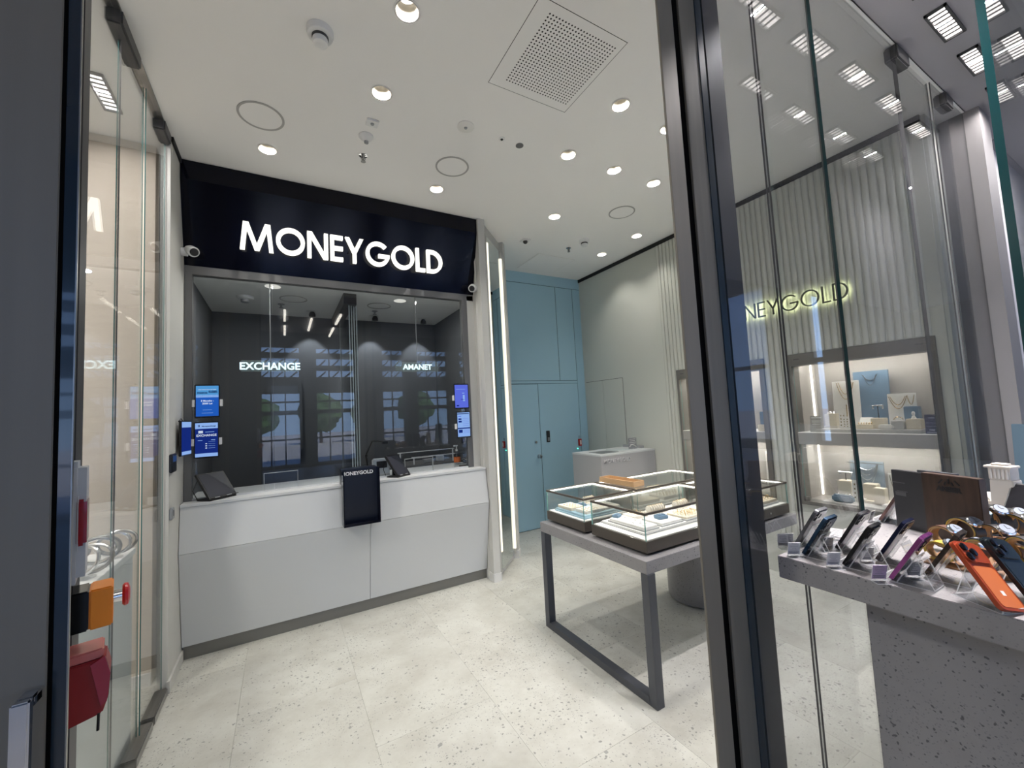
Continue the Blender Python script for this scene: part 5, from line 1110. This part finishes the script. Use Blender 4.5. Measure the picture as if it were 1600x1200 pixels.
txt('lettering', 'AMBER', .0205, black_m, t, Tq, bold=.0016, ext=.0006)
m = MB()
for (px, pz, a, l_) in ((.0, .196, 0, .016), (-.022, .192, 42, .018), (.022, .192, -42, .018), (-.009, .188, 20, .012), (.009, .188, -20, .012)): m.box(-.0016, -.0022, -l_ / 2, .0004, .0022, l_ / 2, M=Mq @ MX((-.0142, -px, pz), (rad(a), 0, 0)))
m.build('emblem', black_m, t)

# watches on cuffs
def watch(lab, x, y, z, rz, r=.033, strap=None, lining=None, case_=None, dial=None, tiltx=0):
    t = thing('wristwatch', lab, 'watch', (x, y, z), (tiltx, 0, rz)); w = .030
    def loop(name, ra, rb, m_, a0, a1, wd):
        n = 26; m = MB(); vs = []
        for q in range(n + 1):
            a = a0 + (a1 - a0) * q / n; c, s_ = math.cos(a) * 1.18, math.sin(a) * .92
            vs.append([m.bm.verts.new((xx, rr * c, r * .98 + rr * s_)) for rr in (ra, rb) for xx in (-wd / 2, wd / 2)])
        for A, B in zip(vs, vs[1:]):
            for i, j in ((0, 1), (1, 3), (3, 2), (2, 0)): m.bm.faces.new((A[i], A[j], B[j], B[i]))
        m.bm.faces.new([vs[0][i] for i in (0, 1, 3, 2)]); m.bm.faces.new([vs[-1][i] for i in (0, 2, 3, 1)])
        return m.build(name, m_, t, world=False, smooth=True)
    loop('strap', r * .975, r * 1.06, strap or black_m, rad(-20), rad(310), w); loop('strap_lining', r * .91, r * .972, lining or gold_m, rad(-15), rad(300), w * .98)
    loop('cuff_cushion', r * .80, r * .905, mat('cuff_tan', (.36, .22, .10), .6) if 'cuff_tan' not in MATS else MATS['cuff_tan'], rad(-60), rad(240), w * .8)
    a = rad(128); c = Vector((0, r * 1.06 * 1.18 * math.cos(a), r * .98 + r * 1.06 * .92 * math.sin(a))); Mt = Matrix.Translation(c) @ Matrix.Rotation(a - PI / 2, 4, 'X')
    m = MB(); m.lathe([(.017, -.002), (.0195, .001), (.0195, .006), (.0165, .009), (.0155, .009)], n=28, M=Mt); cs = m.build('case', case_ or silver_m, t, world=False, smooth=True)
    m = MB(); m.lathe([(.0155, .0086), (.0155, .0092)], n=24, M=Mt); m.build('dial', dial or mat('dial_ice', (.42, .47, .55), .2, .3) if 'dial_ice' not in MATS else (dial or MATS['dial_ice']), cs, world=False)
    m = MB(); m.box(-.0008, 0, .0093, .0008, .011, .0097, M=Mt); m.box(0, -.0007, .0093, .008, .0007, .0097, M=Mt); m.build('hands', black_m, cs, world=False)
    m = MB(); m.lathe([(.0024, 0), (.0024, .0045)], n=10, M=Mt @ MX((.0192, 0, .0035), (0, PI / 2, 0))); m.build('crown', case_ or silver_m, cs, world=False)
    return t
brown = mat('strap_brown', (.10, .045, .025), .5); blk = mat('strap_black', (.014, .013, .014), .4); yel = mat('lining_yellow', (.50, .36, .05), .45); tanl = mat('lining_tan', (.42, .27, .10), .5); darkdial = mat('dial_dark', (.03, .035, .045), .15)
W_ = [
 ('on the highest loop at the back of the cluster, pale dial', 1.93, .410, .032, -38, .042, blk, tanl, None),
 ('touching the brown box, gold lined, back left of the cluster', 1.82, .440, .022, -30, .034, blk, yel, darkdial),
 ('with tan lining at the left end of the cluster, behind the bronze phone', 1.74, .462, .014, -26, .031, brown, tanl, None),
 ('with a yellow open cuff, lowest at the left of the cluster', 1.62, .442, .007, -15, .026, yel, yel, None),
 ('with black strap and orange-brown lining in the middle of the cluster', 1.80, .372, .018, -40, .034, blk, tanl, None),
 ('with steel dial at the right of the cluster, before the tablet', 1.91, .345, .028, -40, .037, blk, yel, None),
 ('with the big yellow-lined loop behind the orange phone', 1.62, .358, .010, -34, .037, blk, yel, None),
 ('with yellow lining at the right edge, above the green phone', 1.69, .300, .020, -42, .035, blk, yel, darkdial),
 ('low in the middle of the cluster, half hidden by the orange phone', 1.69, .405, .004, -20, .028, brown, tanl, None),
 ('on the second loop from the back, right of the highest one', 1.99, .375, .030, -44, .036, blk, tanl, None),
 ('between the yellow-lined loop and the steel dial, brown strap', 1.74, .335, .008, -36, .031, brown, tanl, darkdial)]
for lab, x, y, z, rz, r, st, li, di in W_: watch('wristwatch ' + lab, x, y, ZT + z, rad(rz), r * 1.08, st, li, None, di)
t = thing('watch_riser', 'low brown stepped cushion carrying the watches', 'riser', (1.76, .38, ZT)); 
m = MB(); m.box(1.585, .285, ZT, 2.02, .475, ZT + .005); m.build('lower_step', mat('riser_brown', (.20, .10, .045), .7), t, bev=.002); m = MB(); m.box(1.76, .32, ZT + .0062, 1.95, .45, ZT + .016); m.build('upper_step', MATS['riser_brown'], t, bev=.002)
# ivory column stands, dark necklace board at the far right
t = thing('jewellery_column', 'ivory column stand with carved capital at the right edge, holding earrings', 'stand', (2.20, .42, ZT)); Mq = MX((2.20, .417, ZT), (0, 0, rad(-14)))
m = MB(); m.prism([(-.036, 0), (.036, 0), (.029, .165), (-.029, .165)], .05, Mq @ Matrix(((0, 0, 1, -.025), (1, 0, 0, 0), (0, 1, 0, 0), (0, 0, 0, 1)))); m.build('shaft', ivory_m, t, bev=.002)
m = MB(); m.box(-.024, -.024, .1655, .024, .030, .205, M=Mq); m.build('capital', ivory_m, t)
m = MB(); m.box(-.029, -.028, .2055, .029, .040, .213, M=Mq); m.box(-.018, -.012, .2132, .018, .026, .220, M=Mq); m.build('cornice', ivory_m, t, bev=.0015)
m = MB()
for k in range(5): m.box(-.028, -.021 + k * .010, .169, -.0242, -.016 + k * .010, .202, M=Mq)
m.build('fluting', pwhite_m, t)
t = thing('jewellery_column', 'second ivory column stand, lower and set left behind the brown box', 'stand', (2.31, .50, ZT)); Mq = MX((2.31, .494, ZT), (0, 0, rad(-18)))
m = MB(); m.box(-.02, -.024, 0, .02, .024, .062, M=Mq); m.build('shaft', ivory_m, t, bev=.002); m = MB(); m.box(-.026, -.030, .0625, .026, .032, .071, M=Mq); m.build('cornice', ivory_m, t, bev=.002)
m = MB(); m.prism([(-.026, 0), (.026, 0), (.012, .025), (-.012, .025)], .03, Mq @ Matrix(((0, 0, 1, -.02), (1, 0, 0, 0), (0, 1, 0, .0715), (0, 0, 0, 1)))); m.build('pediment', ivory_m, t)
t = thing('gift_box', 'small slate blue lidded box beside the brown wooden box', 'box', (2.0, .43, ZT)); Mq = MX((2.05, .445, ZT), (0, 0, rad(-18))); m = MB(); m.box(-.03, -.03, 0, .03, .03, .062, M=Mq); m.build('body', slate_m, t); m = MB(); m.box(-.032, -.032, .0622, .032, .032, .075, M=Mq); m.build('lid', mat('lid_blue', (.20, .29, .36), .5), t, bev=.001)
t = thing('necklace_board', 'tall dark slate necklace board cut by the right edge of the picture', 'display board', (2.39, .37, ZT)); Mq = MX((2.40, .345, ZT), (0, rad(3), rad(-16))); m = MB(); m.box(0, -.10, 0, .014, .095, .345, M=Mq); m.build('panel', slate_m, t, bev=.002)
m = MB(); m.box(-.002, -.02, .345, .020, .05, .352, M=Mq); m.tube([Mq @ Vector((-.004, .03 - .09 * q / 8, .30 - .05 * (1 - (2 * q / 8 - 1) ** 2))) for q in range(9)], .004, 6); m.build('clasp', silver_m, t)

# ------------------------------------------------------------------ lettering becomes plain mesh
bpy.context.view_layer.update(); dg = bpy.context.evaluated_depsgraph_get()
for o in [o for o in bpy.data.objects if o.type == 'FONT']:
    me = bpy.data.meshes.new_from_object(o.evaluated_get(dg)); n = o.name; o.name = 'old_' + n
    q = bpy.data.objects.new(n, me); COL.objects.link(q); q.parent = o.parent; q.matrix_basis = o.matrix_basis.copy()
    if not me.materials: me.materials.append(o.data.materials[0])
    bpy.data.objects.remove(o)
